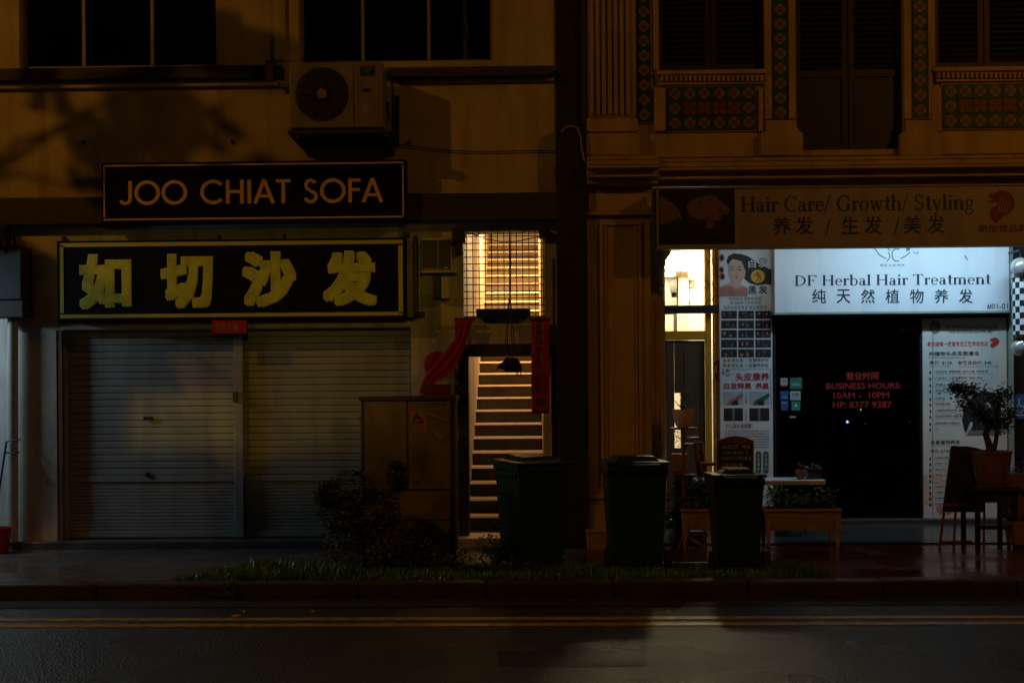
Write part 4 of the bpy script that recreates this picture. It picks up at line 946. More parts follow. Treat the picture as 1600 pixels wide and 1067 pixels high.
def lion(r, Y, m, par):
    x0, y0, x1, y1 = r; P = [(.02,.22),(.10,.12),(.28,.10),(.45,.02),(.66,.04),(.86,.14),(.98,.34),(.97,.52),(.84,.68),(.62,.78),(.42,.90),(.30,1.0),(.16,.90),(.08,.76),(.08,.62),(.20,.52),(.36,.44),(.38,.38),(.16,.40),(.05,.40),(.02,.34),(.16,.32),(.20,.28)]
    o = flatp('lion_emblem', [[(x0+a*(x1-x0), y0+b_*(y1-y0)) for a, b_ in P]], Y, m, par)
    return o
lion((1543, 296, 1586, 349), YF-.001, RINKD, t)
for i in range(4):
    f = lambda a: 1543+43*a; g = lambda a: 296+53*a; a0 = .48+i*.10
    flatp('mane_line', [[(f(a0), g(.20+i*.06)), (f(a0+.03), g(.20+i*.06)), (f(a0-.06), g(.62)), (f(a0-.14), g(.78)), (f(a0-.09), g(.60))]], YF-.0034, SIGNP, t)
text('新加坡品牌', (1529, 350.5, 1606, 363), YF-.001, RINKD, t, bold=.015)

YS = 1.66
t = empty('lit_sign', at(1394, 489, YS), 'brightly lit white herbal hair treatment signboard over the glass shop front', 'sign')
pbox('board', (1210, 345, 1577, 487), YS, SY-.01, SIGNW, t, .006)
X0, X1, Z0, Z1 = rc(1209, 487.1, 1578, 490, YS); MB().box(X0, X1, YS-.01, SY-.01, Z0, Z1).build('bottom_trim', GREENF, t)
strokes('DF Herbal Hair Treatment', SERIF, (1241, 429, 1548, 445.5), YS-.0005, INKN, t, .002)
for i, ch in enumerate('纯天然植物养发'):
    x0 = 1269+i*38.2; text(ch, (x0, 452, x0+21.5, 474), YS-.0005, INKN, t, bold=.014)
text('#01-01', (1542, 474.3, 1574.5, 483.5), YS-.0005, INKN, t, bold=.012)
def strip(pts, wd, Y, name, m, par, th=.0015):
    b = MB(); ps = pp(pts, Y); wm = wd*(Y-CAMY)/FPX
    for i in range(len(ps)-1):
        (x0, z0), (x1, z1) = ps[i], ps[i+1]; d = math.hypot(x1-x0, z1-z0) or 1; nx, nz = -(z1-z0)/d*wm/2, (x1-x0)/d*wm/2
        b.prism([(x0+nx, z0+nz), (x1+nx, z1+nz), (x1-nx, z1-nz), (x0-nx, z0-nz)], Y-th-.0001*(i % 3), Y)
    return b.build(name, m, par)
LS = YS-.0005
strip([(1362.5, 378), (1365, 386), (1369, 392), (1375, 399), (1384.5, 404)], 1.5, LS, 'emblem_ring', INKT, t)
strip([(1407, 404), (1413, 401.5), (1418, 398), (1422, 394)], 1.5, LS, 'emblem_ring', INKT, t)
strip([(1405, 389.5), (1399, 389.5), (1395.5, 391), (1394, 394), (1394, 401), (1395.5, 405), (1399, 408), (1405, 408)], 1.6, LS, 'emblem_sign', INKT, t)
strip([(1387.5, 388), (1390, 392.5)], 1.4, LS, 'emblem_sign', INKT, t); strip([(1387.5, 394), (1390.5, 399), (1390, 403), (1386, 408.5)], 1.5, LS, 'emblem_sign', INKT, t)
flatp('emblem_blossom', [ell(1418+dx, 388+dy, rx, 2.2, 8) for dx, dy, rx in ((0,0,2),(3,-1.5,1.8),(2,2,1.6),(6,-3,2.2),(9,-5,2),(-1,3,1.2))], LS, INKT, t)
strip([(1427, 392.5), (1430, 396), (1433, 396), (1434, 393)], 1.1, LS, 'emblem_sprig', INKF, t); strip([(1433, 394), (1435, 396)], 1, LS, 'emblem_sprig', INKF, t)
text('黑发·生发·养发', (1374.5, 412.5, 1413.5, 416.5), LS, INKF, t)
flatp('scuff', [[(1507, 399), (1508.5, 399.5), (1511, 403), (1512.5, 408), (1510, 405), (1508, 402)]], LS, INKF, t)
# ------------------------------------------------------------------ tall poster left of the glass
YP = SY-.055
t = empty('poster', at(1166, 815, YP), 'tall hair care poster with a woman and rows of photos, left of the glass', 'poster')
pbox('sheet', (1125, 345, 1207, 815), YP, SY-.002, WHITE, t)
L = YP-.0005
flatp('portrait_hair', [[(1135,408),(1138,400),(1146,396),(1158,397),(1170,401),(1182,410),(1196,418),(1207,422),(1207,446),(1196,444),(1184,446),(1172,443),(1163,436),(1165,424),(1158,408),(1145,405),(1138,416)]], L, HAIRP, t)
flatp('portrait_skin', [[(1137.5,414),(1142,407),(1152,406),(1160,411),(1164,424),(1163,434),(1158,440),(1158,444),(1165,448),(1168,463),(1125,463),(1125,448),(1136,444),(1143,441),(1139,430)]], L-.0025, SKIN, t)
flatp('portrait_dress', [[(1125,450),(1134,446),(1143,447),(1150,452),(1158,448),(1168,450),(1168,463),(1125,463)]], L-.0028, SKINR, t)
flatp('portrait_eye', [[(1141,421),(1146,420.4),(1146,421.6),(1141.6,422.3)], [(1152,420.6),(1158,421.2),(1157.4,422.6),(1152,421.8)], [(1140.5,417),(1146,415.6),(1146,416.4),(1141,417.8)], [(1152,416),(1158,417.2),(1157.4,418),(1152,416.8)]], L-.0044, HAIRP, t)
flatp('portrait_lip', [[(1147,432.5),(1150.5,431.6),(1154,432.4),(1150.6,434.6)]], L-.0044, LIPP, t); flatp('portrait_nose', [[(1148.6,427),(1151.6,427.4),(1150,428.6)]], L-.0044, SKINR, t)
flatp('bowl_print', [ell(1127.5+dx, y, 4.5, 6, 14) for dx, y in ((0, 403), (-.5, 422), (.8, 432))], L, SKINR, t); flatp('bowl_fill', [ell(1128+dx, y, 3, 4, 12) for dx, y in ((0, 403), (-.5, 422), (.8, 432))], L-.0025, HAIRP, t)
for ch, r, m in (('白', (1169, 406, 1181, 418.5), STICKW), ('发', (1185, 404, 1199, 418), STICKW), ('黑', (1169, 446.5, 1182, 459.5), INK), ('发', (1185, 446, 1199, 459), INK)):
    r2 = (r[0]-.8, r[1]-.8, r[2]+.8, r[3]+.8); text(ch, r2, L-.004 if m is INK else L-.004, WHITE if m is INK else INK, t, bold=.06); text(ch, r, L-.006, m if m is INK else WHITE, t, bold=.03)
flatp('round_mark', [ell(1184, 432, 11, 10.5, 24)], L-.004, YINK, t)
strip([(1184, 424), (1182, 431), (1186, 431), (1182, 440)], 1.6, L-.0065, 'mark_figure', RINK, t); strip([(1178, 430), (1185, 427), (1189, 434), (1187, 440)], 1.4, L-.0066, 'mark_figure', RINK, t)
for s, r in (('告别白发 拥有年轻态', (1139, 464, 1190, 469.5)), ('新加坡手工护发技术', (1141, 470.5, 1189, 476)), ('自然白发变黑发 更长更密发', (1131, 477.5, 1198, 483.5))): text(s, r, L, INK, t)
hp = []
for j in range(5):
    for i in range(3):
        x0, y0 = 1127+i*26.6, 485.6+j*15; rects('hair_photo', [(x0, y0, x0+24.4, y0+12.6)], L-.0002*i, HAIRP, t)
        m_ = random.choice((SKINR, SKIND, INKF, SKIND)); k = random.randint(0, 2)
        flatp('photo_detail', [ell(x0+4+random.random()*5, y0+4+random.random()*5, 1.5+random.random()*1.5, 2+random.random()*2, 8), ell(x0+13+random.random()*7, y0+4+random.random()*5, 1+random.random()*1.5, 2+random.random()*2, 8)], L-.0026, m_, t)
        strip([(x0+12.2, y0), (x0+12.4, y0+12.6)], .6, L-.0029, 'photo_gap', INKF, t)
for y in (563, 571):
    flatp('round_bullet', [ell(1132, y, 2.6, 2.6, 10), ell(1138.6, y, 2.6, 2.6, 10)], L, ORINK, t); text('把头发 一定要养护好', (1143, y-3, 1201, y+3), L, INK, t)
strip([(1128, 577), (1204, 577), (1205, 640)], .7, L, 'panel_line', INKF, t)
text('头皮康养', (1149, 582, 1202, 595), L, RINK, t, bold=.03); text('白发转黑', (1131, 598, 1174, 608), L, RINK, t, bold=.03); text('养黑', (1181, 598, 1201, 608), L, RINK, t, bold=.03)
flatp('ink_blot', [ell(1128+random.random()*12, 577+random.random()*10, .8+random.random(), .8+random.random(), 6) for _ in range(14)], L, INKF, t)
for i, r in enumerate(((1130, 611.5, 1161, 632), (1170.5, 611.5, 1202, 632), (1131, 637.5, 1161, 657.5), (1171, 637.5, 1202, 657.5))):
    x0, y0, x1, y1 = r; rects('treatment_photo', [r], L, (STICKW, STICKW, HAIRP, HAIRP)[i], t)
    if i < 2: flatp('photo_detail', [[(x0+5, y1), (x0+10, y1-7), (x0+20, y1-12), (x1, y0+2), (x1, y0+9), (x0+22, y1-5), (x0+17, y1)]], L-.0026, (SKINR, GINK)[i], t); flatp('photo_detail', [[(x0+12, y1), (x0+15, y1-5), (x0+22, y1-8), (x0+24, y1)]], L-.0044, HAIRP, t)
    else: rects('photo_detail', [(x0+13, y0, x0+17, y1)], L-.0026, INKF, t)
for x, ya in ((1164, 614), (1164, 640)): text('活\n化\n发\n根', (x, ya, x+3, ya+16), L, INK, t)
text('什么是头皮健康?', (1134, 661.5, 1176, 669), L, RINKD, t)
for i in range(7): text('这项护理有助头皮健康发根强韧 不易脱发'[:19-(i*3) % 5] , (1132 if i < 3 else 1177, 672+i*4.2, 1202, 675+i*4.2), L, INKF, t)
for x0 in (1181, 1192.5):
    flatp('green_pill', [ell(x0+4.2, 709, 4.4, 4.4, 12, PI, 2*PI)+ell(x0+4.2, 735, 4.4, 4.4, 12, 0, PI)], L, GINK, t); text('头\n皮\n养\n护', (x0+2, 708, x0+6.5, 736), L-.0028, WHITE, t)
# ------------------------------------------------------------------ price list poster right of the glass
t = empty('poster', at(1508, 815, YP), 'tall white price list poster with red headings right of the glass front', 'poster')
pbox('sheet', (1442.5, 497, 1573.5, 815), YP, SY-.002, PAPER, t)
L = YP-.0005
strokes('DF Herbal Hair Treatment', SERIF, (1476, 508, 1560, 513), L-.0024, INK, t); 
text('纯天然植物养发', (1483, 516, 1551, 520.5), L-.0024, INK, t)
flatp('faint_emblem', [ell(1461, 511, 9, 10, 20)], L-.0024, SKIND, t); flatp('emblem_core', [ell(1461, 511, 7, 8, 20)], L-.0042, INKF, t)
text('新加坡唯一匠造专注工艺传发的店', (1449, 533.5, 1543.5, 541), L, RINK, t, bold=.02); lion((1546, 527, 1561.5, 544.5), L, RINK, t)
text('纯植物头皮深层清洁', (1451.5, 549, 1529.5, 556), L, INK, t, bold=.015); text('Pure Plant Scalp Deep Cleansing', (1451, 557.5, 1507, 560.5), L, INK, t)
text('原价: $128', (1452, 563.5, 1487, 570), L, RINKD, t, bold=.01); text('新客体验价: $48', (1497, 563.5, 1549, 570), L, RINKD, t, bold=.01)
text('Original Price $128', (1452, 571.3, 1484, 574), L, INKF, t); text('New Customer Experience Price $48', (1498, 571.3, 1560, 574), L, INKF, t)
strip([(1457.5, 498), (1457.5, 805)], .8, L-.003, 'fold_line', INKF, t)
rowt = ['头皮检测, 舒缓按摩, 去护头发, 活络生发', '护发洗头, 小香皂草精华, 清洁, 养护', '清香人参, 古法', '清洁毛孔, 古法', '头皮检测', '草本面膜-焕肤', '小香果精华舒护护理', '草本植物护理养生+敷面-养', '按摩经络疗护理全天', '吹干']
rowe = ['Scalp check, Soothing massage, Hair care, Nourishing hair growth', 'Herbal shampoo, Small soap essence, Clean, Protect', 'Fresh Ginseng', 'Pore cleansing', 'Analysis', 'Herbal essence mask', 'Fruit essence treatment', 'Natural herbal care and mask', 'Massage meridian therapy', 'Blow dry']
ys = [578.5, 588.5, 598.8, 608, 620.5, 629, 639, 648, 659, 668]; xe_ = [1544, 1535, 1500, 1486, 1476, 1485, 1495, 1503, 1500, 1467]
for s, e, y, x1 in zip(rowt, rowe, ys, xe_):
    text(s, (1461, y, x1, y+4), L, INK, t); text(e, (1461, y+4.8, x1+(8 if y < 600 else 0), y+6.8), L, INKF, t)
    flatp('leaf_bullet', [[(1451.5, y+3.5), (1453.5, y+.5), (1455.5, y+3.5), (1453.5, y+7)]], L, GINK, t)
text('全息植物养发', (1453.5, 687.5, 1500, 694), L, INK, t, bold=.01); text('Holographic Plant Hair Growth', (1453, 695.3, 1487, 697.3), L, INKF, t)
text('原价: $198', (1453.5, 701.5, 1484, 708), L, RINKD, t)
for i in range(9):
    y = 713+i*9; text(rowt[i][:8], (1461, y, 1482-(i % 3)*2, y+4), L, INK, t); text(rowe[i][:22], (1461, y+4.8, 1480, y+6.6), L, INKF, t); flatp('leaf_bullet', [[(1451.5, y+3.5), (1453.5, y+.5), (1455.5, y+3.5), (1453.5, y+7)]], L, GINK, t)
flatp('round_photo', [[(1510, 679.5), (1506, 670), (1503, 655), (1506, 640), (1513, 626), (1524, 615), (1538, 610), (1550, 613), (1558, 620), (1564, 632), (1564, 679.5)]], L, HAIRP, t)
flatp('photo_detail', [[(1509, 678), (1516, 659), (1520, 660), (1519, 667), (1511, 680)], [(1538, 630), (1546, 628), (1549, 636), (1541, 639)]], L-.0026, STICKW, t)
flatp('photo_detail', [[(1513, 672), (1564, 672), (1564, 679.5), (1514, 679.5)]], L-.0032, INKF, t)
flatp('arm_print', [[(1443, 742), (1456, 740), (1472, 748), (1476, 756), (1464, 754), (1450, 752), (1457, 775), (1458, 790), (1443, 786)]], L, SKIN, t)
flatp('violet_print', [ell(1465+random.random()*22, 790+random.random()*14, 3, 3, 8) for _ in range(12)], L, SKINR, t)
# ------------------------------------------------------------------ door lettering and stickers on the glass
t = empty('door_lettering', at(1348, 640, SY-.01), 'red business hours lettering stuck on the dark glass door', 'lettering')
LG = SY-.003
text('营业时间', (1322, 581, 1372.5, 593.5), LG, VINYL, t, bold=.03); text('BUSINESS HOURS:', (1291, 598, 1408, 607.5), LG, VINYL, t, bold=.02)
text('10AM -  10PM', (1302, 612.5, 1389, 622.5), LG, VINYL, t, bold=.02); text('HP: 8377 9387', (1301, 627, 1393, 637), LG, VINYL, t, bold=.02)
t = empty('unit_numbers', at(1405, 516, SY-.01), 'small brass unit numbers at the top right of the glass', 'number')
text('278', (1381, 504.5, 1396, 511.5), LG, NUMG, t); text('#01-01', (1405, 510.5, 1432.5, 518.5), LG, NUMG, t)
t = empty('glass_stickers', at(1236, 655, SY-.01), 'cluster of small payment and delivery stickers on the glass by the tall portrait poster', 'sticker')
for r, m in (((1219.5, 590.5, 1230.5, 601.5), STICKW), ((1234, 590, 1253, 608), STICKG), ((1219, 611, 1232, 624.5), STICKB), ((1234.5, 611, 1251, 625), STICKW), ((1220.5, 626, 1231.5, 641), STICKB), ((1236.5, 627, 1250.5, 641), STICKT)):
    s_ = rects('sticker', [r], LG, m, t)
for s, r, m in (('GrabFood', (1237, 597, 1250, 603), WHITE), ('JCB', (1222.5, 593, 1228.5, 599), INK), ('VISA', (1222, 619, 1230, 622.5), WHITE), ('PAY HERE', (1238, 614, 1248, 618.5), INK), ('PAY', (1221.5, 628, 1230, 631), WHITE)):
    text(s, r, LG-.0025, m, t)
rects('sticker_band', [(1219.5, 601.6, 1230.5, 604)], LG, RINK, t); rects('price_tag', [(1234, 650, 1243.5, 652.6)], LG, STICKW, t); flatp('sticker_mark', [ell(1243.5, 633.5, 2.2, 2.2, 8)], LG-.0025, WHITE, t)
for (px, py, r_, m, lab) in ((1324, 659, .018, LEDB, 'bright blue white power light glowing inside the dark shop'), (1345, 640, .011, LEDY, 'small yellow green light behind the phone number on the glass'), (1352, 662, .010, LEDD, 'faint violet light low inside the dark shop'), (1421, 659, .010, LEDD, 'faint violet light inside the shop near the price list')):
    q = at(px, py, 3.2); b = MB(); b.sphere((0, 0, 0), r_, 10); o = b.build('indicator_light', m, origin=(0, 0, 0)); o.location = q; tag(o, lab, 'light')
# counter and shelf hardly seen inside the shop
t = empty('salon_counter', at(1390, 800, 3.6), 'dark reception counter hardly seen inside the unlit shop', 'counter')
pbox('front', (1280, 700, 1380, 800), 3.6, 4.2, DARKB, t, .01); pbox('counter_top', (1276, 694, 1384, 699.5), 3.55, 4.25, PIPEB, t, .01)
# ------------------------------------------------------------------ right edge: barber lamp and access sign
YL = 1.35
t = empty('barber_pole', at(1594, 552, YL), 'checkered barber pole with chrome and glass globe ends at the right edge', 'barber pole')
q0 = w(1594, 432, YL); q1 = w(1594, 527, YL); R1 = .098; hh = q0[1]-q1[1]; nz = 10; ns = 12
me = {}
for i in range(nz):
    b = MB(); z0, z1 = q1[1]+hh*i/nz, q1[1]+hh*(i+1)/nz
    for k in range(ns):
        b.cur = (i+k) % 2; a0, a1 = 2*PI*k/ns, 2*PI*(k+1)/ns; v = [(q0[0]+R1*math.cos(a), YL+R1*math.sin(a)) for a in (a0, (a0+a1)/2, a1)]
        b.add([(v[0][0], v[0][1], z0), (v[1][0], v[1][1], z0), (v[2][0], v[2][1], z0), (v[2][0], v[2][1], z1), (v[1][0], v[1][1], z1), (v[0][0], v[0][1], z1)], [(0, 1, 4, 5), (1, 2, 3, 4)])
    b.build('checker_ring', [WHITE, BLACK], t)
for z, s_ in ((q0[1], 1), (q1[1], -1)):
    MB().lathe([(R1*1.12, -.02), (R1*1.12, .03)], (q0[0], YL, z), 24).build('collar', CHROME, t, smooth=True)
    MB().sphere((q0[0], YL, z+s_*.12), .115, 20).build('globe', GLOBE, t, smooth=True)
    MB().lathe([(.05, -.035), (.05, .035)], (q0[0], YL, z+s_*.13), 12).build('globe_cap', GOLD, t)
b = MB(); b.tube([(q0[0], YL, q0[1]+.2), (q0[0], YL, q0[1]+.32), (q0[0]+.02, SY-.05, q0[1]+.34)], .016, 6); b.build('bracket', BLACK, t)
t = empty('access_sign', at(1594, 650, SY-.03), 'dark blue wheelchair access sign on the wall at the right edge', 'sign')
pbox('plate', (1584.5, 616, 1614, 654), SY-.03, SY-.012, STICKB, t)
strip([(1592, 626), (1592.6, 634), (1599, 634.5), (1602.5, 641), (1605, 640)], 2., SY-.031, 'wheelchair_symbol', STICKW, t); strip([(1590, 632), (1588, 638), (1590.5, 643), (1596, 644), (1599, 640)], 1.4, SY-.0312, 'wheelchair_symbol', STICKW, t)
flatp('wheelchair_symbol', [ell(1592, 624, 1.8, 1.8, 10)], SY-.031, STICKW, t); rects('print', [(1586, 647.5, 1606, 649.5)], SY-.031, STICKW, t)

# ------------------------------------------------------------------ wheelie bins
def bin_(name, loc, rz, W_, D_, H_, lab, m, ribs=False):
    """back of the bin (axle side) faces -Y when rz = 0"""
    t = empty(name, (0, 0, 0), lab, 'bin', 'wheelie bins along the verge'); k = .80; hb = H_*.93
    b = MB()
    def quad(s, z, dy=0): return [(-W_/2*s, -D_/2*(s*.5+.5)+dy, z), (W_/2*s, -D_/2*(s*.5+.5)+dy, z), (W_/2*s, D_/2*s+dy*0, z), (-W_/2*s, D_/2*s, z)]
    b.hexa(quad(k, .05), quad(.97, hb)); b.build('tub', m, t, .022)
    b = MB(); b.box(-W_/2, W_/2, -D_/2-.01, D_/2, hb-.075, hb-.005); b.build('rim', m, t, .012)
    for s in (-1, 1):
        b = MB(); b.box(s*(W_/2-.012)-.014, s*(W_/2-.012)+.014, -D_/2+.05, D_/2-.05, hb-.13, hb-.076); b.build('lift_pocket', m, t, .006)
    # lid: shallow dome, hinged at the back
    l = MB(); o = .022; zb = hb
    P = [(-W_/2-o, -D_/2-.03, zb), (W_/2+o, -D_/2-.03, zb), (W_/2+o, D_/2+.045, zb), (-W_/2-o, D_/2+.045, zb)]
    Q = [(-W_/2-o+.01, -D_/2-.02, zb+.028), (W_/2+o-.01, -D_/2-.02, zb+.028), (W_/2+o-.01, D_/2+.035, zb+.020), (-W_/2-o+.01, D_/2+.035, zb+.020)]
    l.hexa(P, Q); l.build('lid', m, t, .01)
    l = MB(); P = [(-W_/2+.07, -D_/2+.05, zb+.026), (W_/2-.07, -D_/2+.05, zb+.026), (W_/2-.07, D_/2-.06, zb+.018), (-W_/2+.07, D_/2-.06, zb+.018)]
    Q = [(-W_/2+.12, -D_/2+.09, H_), (W_/2-.12, -D_/2+.09, H_), (W_/2-.12, D_/2-.1, H_-.012), (-W_/2+.12, D_/2-.1, H_-.012)]
    l.hexa(P, Q); l.build('lid_dome', m, t, .012)
    if ribs:
        for i in range(13):
            x = -W_/2+.13+(W_-.26)*i/12; MB().box(x-.006, x+.006, -D_/2+.085, D_/2-.1, H_-.001, H_+.010).build('lid_rib', m, t, .003)
    b = MB(); b.tube([(-W_/2+.09, -D_/2, zb-.02), (-W_/2+.09, -D_/2-.065, zb-.005), (W_/2-.09, -D_/2-.065, zb-.005), (W_/2-.09, -D_/2, zb-.02)], .014, 8); b.build('handle', m, t)
    for s in (-1, 1):
        MB().box(s*W_*.28-.035, s*W_*.28+.035, -D_/2-.045, -D_/2+.01, zb-.01, zb+.022).build('hinge', m, t, .006)
    for s in (-1, 1):
        for f in (.1, .3): 
            b = MB(); xb, xt = s*W_*k*f, s*W_*.97*f*1.05; yb, yt_ = -D_/2*.9-.002, -D_/2*.985-.002
            b.hexa([(xb-.008, yb-.008, .3), (xb+.008, yb-.008, .3), (xb+.008, yb+.006, .3), (xb-.008, yb+.006, .3)], [(xt-.008, yt_-.008, hb-.1), (xt+.008, yt_-.008, hb-.1), (xt+.008, yt_+.006, hb-.1), (xt-.008, yt_+.006, hb-.1)]); b.build('body_rib', m, t)
    wy, wr = -D_/2*.9+.03, .10
    b = MB(); b.tube([(-W_/2*.92, wy, wr), (W_/2*.92, wy, wr)], .013, 8); b.build('axle', CHROME, t)
    for s in (-1, 1):
        wl = MB(); pr = [(wr, -.022), (wr, .022)]; wl.lathe([(.055, -.026), (wr-.012, -.026), (wr, -.016), (wr, .016), (wr-.012, .026), (.055, .026)], (0, 0, 0), 24)
        o = wl.build('wheel', RUB, t, smooth=True, origin=(0, 0, 0)); o.matrix_basis = Matrix.Translation((s*(W_/2*.80+.055), wy, wr)) @ Matrix.Rotation(PI/2, 4, 'Y')
    b = MB(); b.box(-W_*.3, W_*.3, -D_/2*.93-.012, -D_/2*.9, .07, .10); b.build('foot_rail', BINB, t)
    t.location = loc; t.rotation_euler.z = rz; return t
def ground_at(px, Y): return (w(px, 890, Y)[0], Y, 0)
bin_('wheelie_bin', ground_at(832, -1.42), math.radians(205), .57, .58, 1.10, 'large green wheelie bin nearest the stair door, turned with its lid askew', BING)
bin_('wheelie_bin', ground_at(991, -1.42), math.radians(2), .58, .62, 1.09, 'large green wheelie bin standing in front of the round column, wheels to the road', BING)
bin_('wheelie_bin', ground_at(1149, -1.52), math.radians(0), .48, .46, .955, 'smaller dark wheelie bin with a ribbed lid in front of the portrait poster', BINB, True)
t = MB(); t.hexa([(0, 0, 0), (.11, 0, 0), (.11, .06, 0), (0, .06, 0)], [(0, 0, .01), (.11, 0, .012), (.10, .06, .025), (0, .06, .02)])
o = t.build('paper_scrap', STICKW); q = at(848, 711, -1.25); o.location = (q[0], q[1], 1.04); o.rotation_euler.z = .3; tag(o, 'pale scrap of paper lying on the lid of the bin nearest the stairs', 'paper')

# ------------------------------------------------------------------ shrub and small weeds
def shrub(name, centers, n, label, size, mats, loc, stems, cat='shrub'):
    t = empty(name, loc, label, cat)
    for mi, m in enumerate(mats):
        b = MB()
        for i in range(n//len(mats)):
            c, r_ = random.choice(centers)
            while True:
                v = Vector((random.uniform(-1, 1), random.uniform(-1, 1), random.uniform(-1, 1)))
                if .25 < v.length < 1: break
            v = v.normalized()*(v.length**.45)
            leaf_mesh(b, (c[0]+v.x*r_[0], c[1]+v.y*r_[1], max(.02, c[2]+v.z*r_[2])), size)
        b.build('foliage', m, t)
    b = MB()
    for s0, s1 in stems:
        p0, p1 = Vector(s0), Vector(s1); mid = (p0+p1)/2+Vector((random.gauss(0, .05), random.gauss(0, .05), 0)); b.tube([p0, mid, p1], .011, 5, .004)
    b.build('stem', BARK, t); return t
def C_(px, py, Y, rx, rz, ry=None): q = at(px, py, Y); return (q, (rx/165, (ry or rx)/165, rz/165))
YSH = -1.50
cs_ = [C_(548, 770, YSH, 38, 38), C_(530, 800, YSH, 36, 34), C_(570, 805, YSH, 48, 44), C_(545, 850, YSH, 42, 36), C_(600, 850, YSH, 50, 40), C_(650, 870, YSH, 42, 30), C_(690, 888, YSH, 40, 22), C_(620, 745, YSH, 14, 28), C_(590, 800, YSH, 40, 40), C_(512, 775, YSH, 18, 24)]
g0 = at(590, 900, YSH)
st_ = [((g0[0]+random.uniform(-.2, .2), YSH+random.uniform(-.1, .1), 0), c[0]) for c in cs_ for _ in range(2)]
shrub('shrub', cs_, 7600, 'loose leafy shrub growing in the verge in front of the brown cabinet', .052, [LEAF, LEAF, LEAF2], (g0[0], YSH, 0), st_)
cs_ = [C_(775, 835, -1.75, 16, 20), C_(762, 852, -1.75, 20, 14), C_(745, 868, -1.75, 26, 14), C_(780, 872, -1.75, 22, 12), C_(812, 882, -1.8, 26, 10)]
g0 = at(775, 900, -1.75); shrub('weed_plant', cs_, 420, 'spindly weed with small leaves left of the bin by the stairs', .045, [LEAF, LEAF3], (g0[0], -1.75, 0), [((g0[0]-.05, -1.75, 0), c[0]) for c in cs_], 'plant')

# ------------------------------------------------------------------ plants and furniture before the hair shop
def trough(px0, px1, ytop, ybot, Y, label, n, lp, hts):
    t = empty('planter', (w((px0+px1)/2, 850, Y)[0], Y, 0), label, 'planter', 'legged planter boxes before the hair shop')
    X0, X1, Z0, Z1 = rc(px0, ytop, px1, ybot, Y); D = .30
    b = MB(); b.hexa([(X0+.05, Y+.03, Z0), (X1-.05, Y+.03, Z0), (X1-.05, Y+D-.03, Z0), (X0+.05, Y+D-.03, Z0)], [(X0+.012, Y, Z1-.03), (X1-.012, Y, Z1-.03), (X1-.012, Y+D, Z1-.03), (X0+.012, Y+D, Z1-.03)]); b.build('box', TROUGH, t, .006)
    MB().box(X0-.01, X1+.01, Y-.015, Y+D+.015, Z1-.029, Z1).build('rim', TROUGH, t, .006)
    for xx, s in ((X0+.03, 1), (X1-.03, -1)):
        for yy in (Y+.01, Y+D-.05):
            b = MB(); b.hexa([(xx-.016, yy, 0), (xx+.016, yy, 0), (xx+.016, yy+.04, 0), (xx-.016, yy+.04, 0)], [(xx-.035, yy-.004, Z1-.03), (xx+.035, yy-.004, Z1-.03), (xx+.035, yy+.05, Z1-.03), (xx-.035, yy+.05, Z1-.03)]); b.build('leg', TROUGH, t, .004)
    MB().box(X0+.02, X1-.02, Y+.02, Y+D-.02, Z1-.005, Z1+.004).build('soil', SOILM, t)
    pl = empty('trough_plants', ((X0+X1)/2, Y+D/2, Z1), lp, 'plant'); b = MB()
    for i in range(n):
        u = random.random(); h = hts[int(u*len(hts)) % len(hts)]/140; x = X0+.05+(X1-X0-.1)*u
        zz = Z1+.02+random.random()*h
        leaf_mesh(b, (x+random.gauss(0, .03), Y+D*random.random(), zz), .05)
    b.build('foliage', LEAF3, pl)
    b = MB()
    for i in range(40):
        u = random.random(); h = hts[int(u*len(hts)) % len(hts)]/140; x = X0+.05+(X1-X0-.1)*u; y = Y+D*random.random()
        b.tube([(x, y, Z1), (x+random.gauss(0, .04), y, Z1+h*.5), (x+random.gauss(0, .07), y+random.gauss(0, .03), Z1+h*1.1)], .003, 4, .001)
    b.build('stem', LEAF3, pl); return t
trough(1197, 1314, 795, 829, -.20, 'pink legged planter box right of the smaller bin, under the white table', 900, 'feathery green plants in the planter box right of the smaller bin', [26, 20, 30, 10, 16, 10, 22, 10, 8, 26, 24])
trough(1066, 1182, 795, 829, -.20, 'pink legged planter box partly hidden behind the smaller bin', 760, 'broad green plants in the planter box behind the smaller bin', [36, 30, 26, 34, 30, 16, 14, 10])
cs_ = [C_(1052, 790, -.05, 22, 24), C_(1075, 762, -.02, 18, 22), C_(1100, 765, -.02, 20, 20), C_(1115, 790, -.02, 16, 16), C_(1050, 815, -.05, 14, 18)]
q = at(1052, 860, -.05); shrub('broadleaf_plant', cs_, 190, 'dark broad leaved plant between the two large bins and the column foot', .13, [LEAF3, LEAF], (q[0], -.05, 0), [((q[0], -.05, 0), c[0]) for c in cs_], 'plant')
# shelf with boxes under the planter
t = empty('low_shelf', at(1088, 858, .3), 'low black rack with two pale boxes beneath the left planter', 'rack')
for px in (1073, 1103): pbox('leg', (px-1, 828, px+1, 858), .3, .32, BLACK, t)
for r in ((1073, 838, 1103, 840), (1073, 855, 1103, 857.5)): pbox('shelf', r, .3, .55, BLACK, t)
pbox('storage_box', (1076, 830, 1098, 837.6), .31, .5, CREAMC, t); pbox('storage_box', (1075, 845, 1091, 854.6), .31, .5, CREAMC, t)
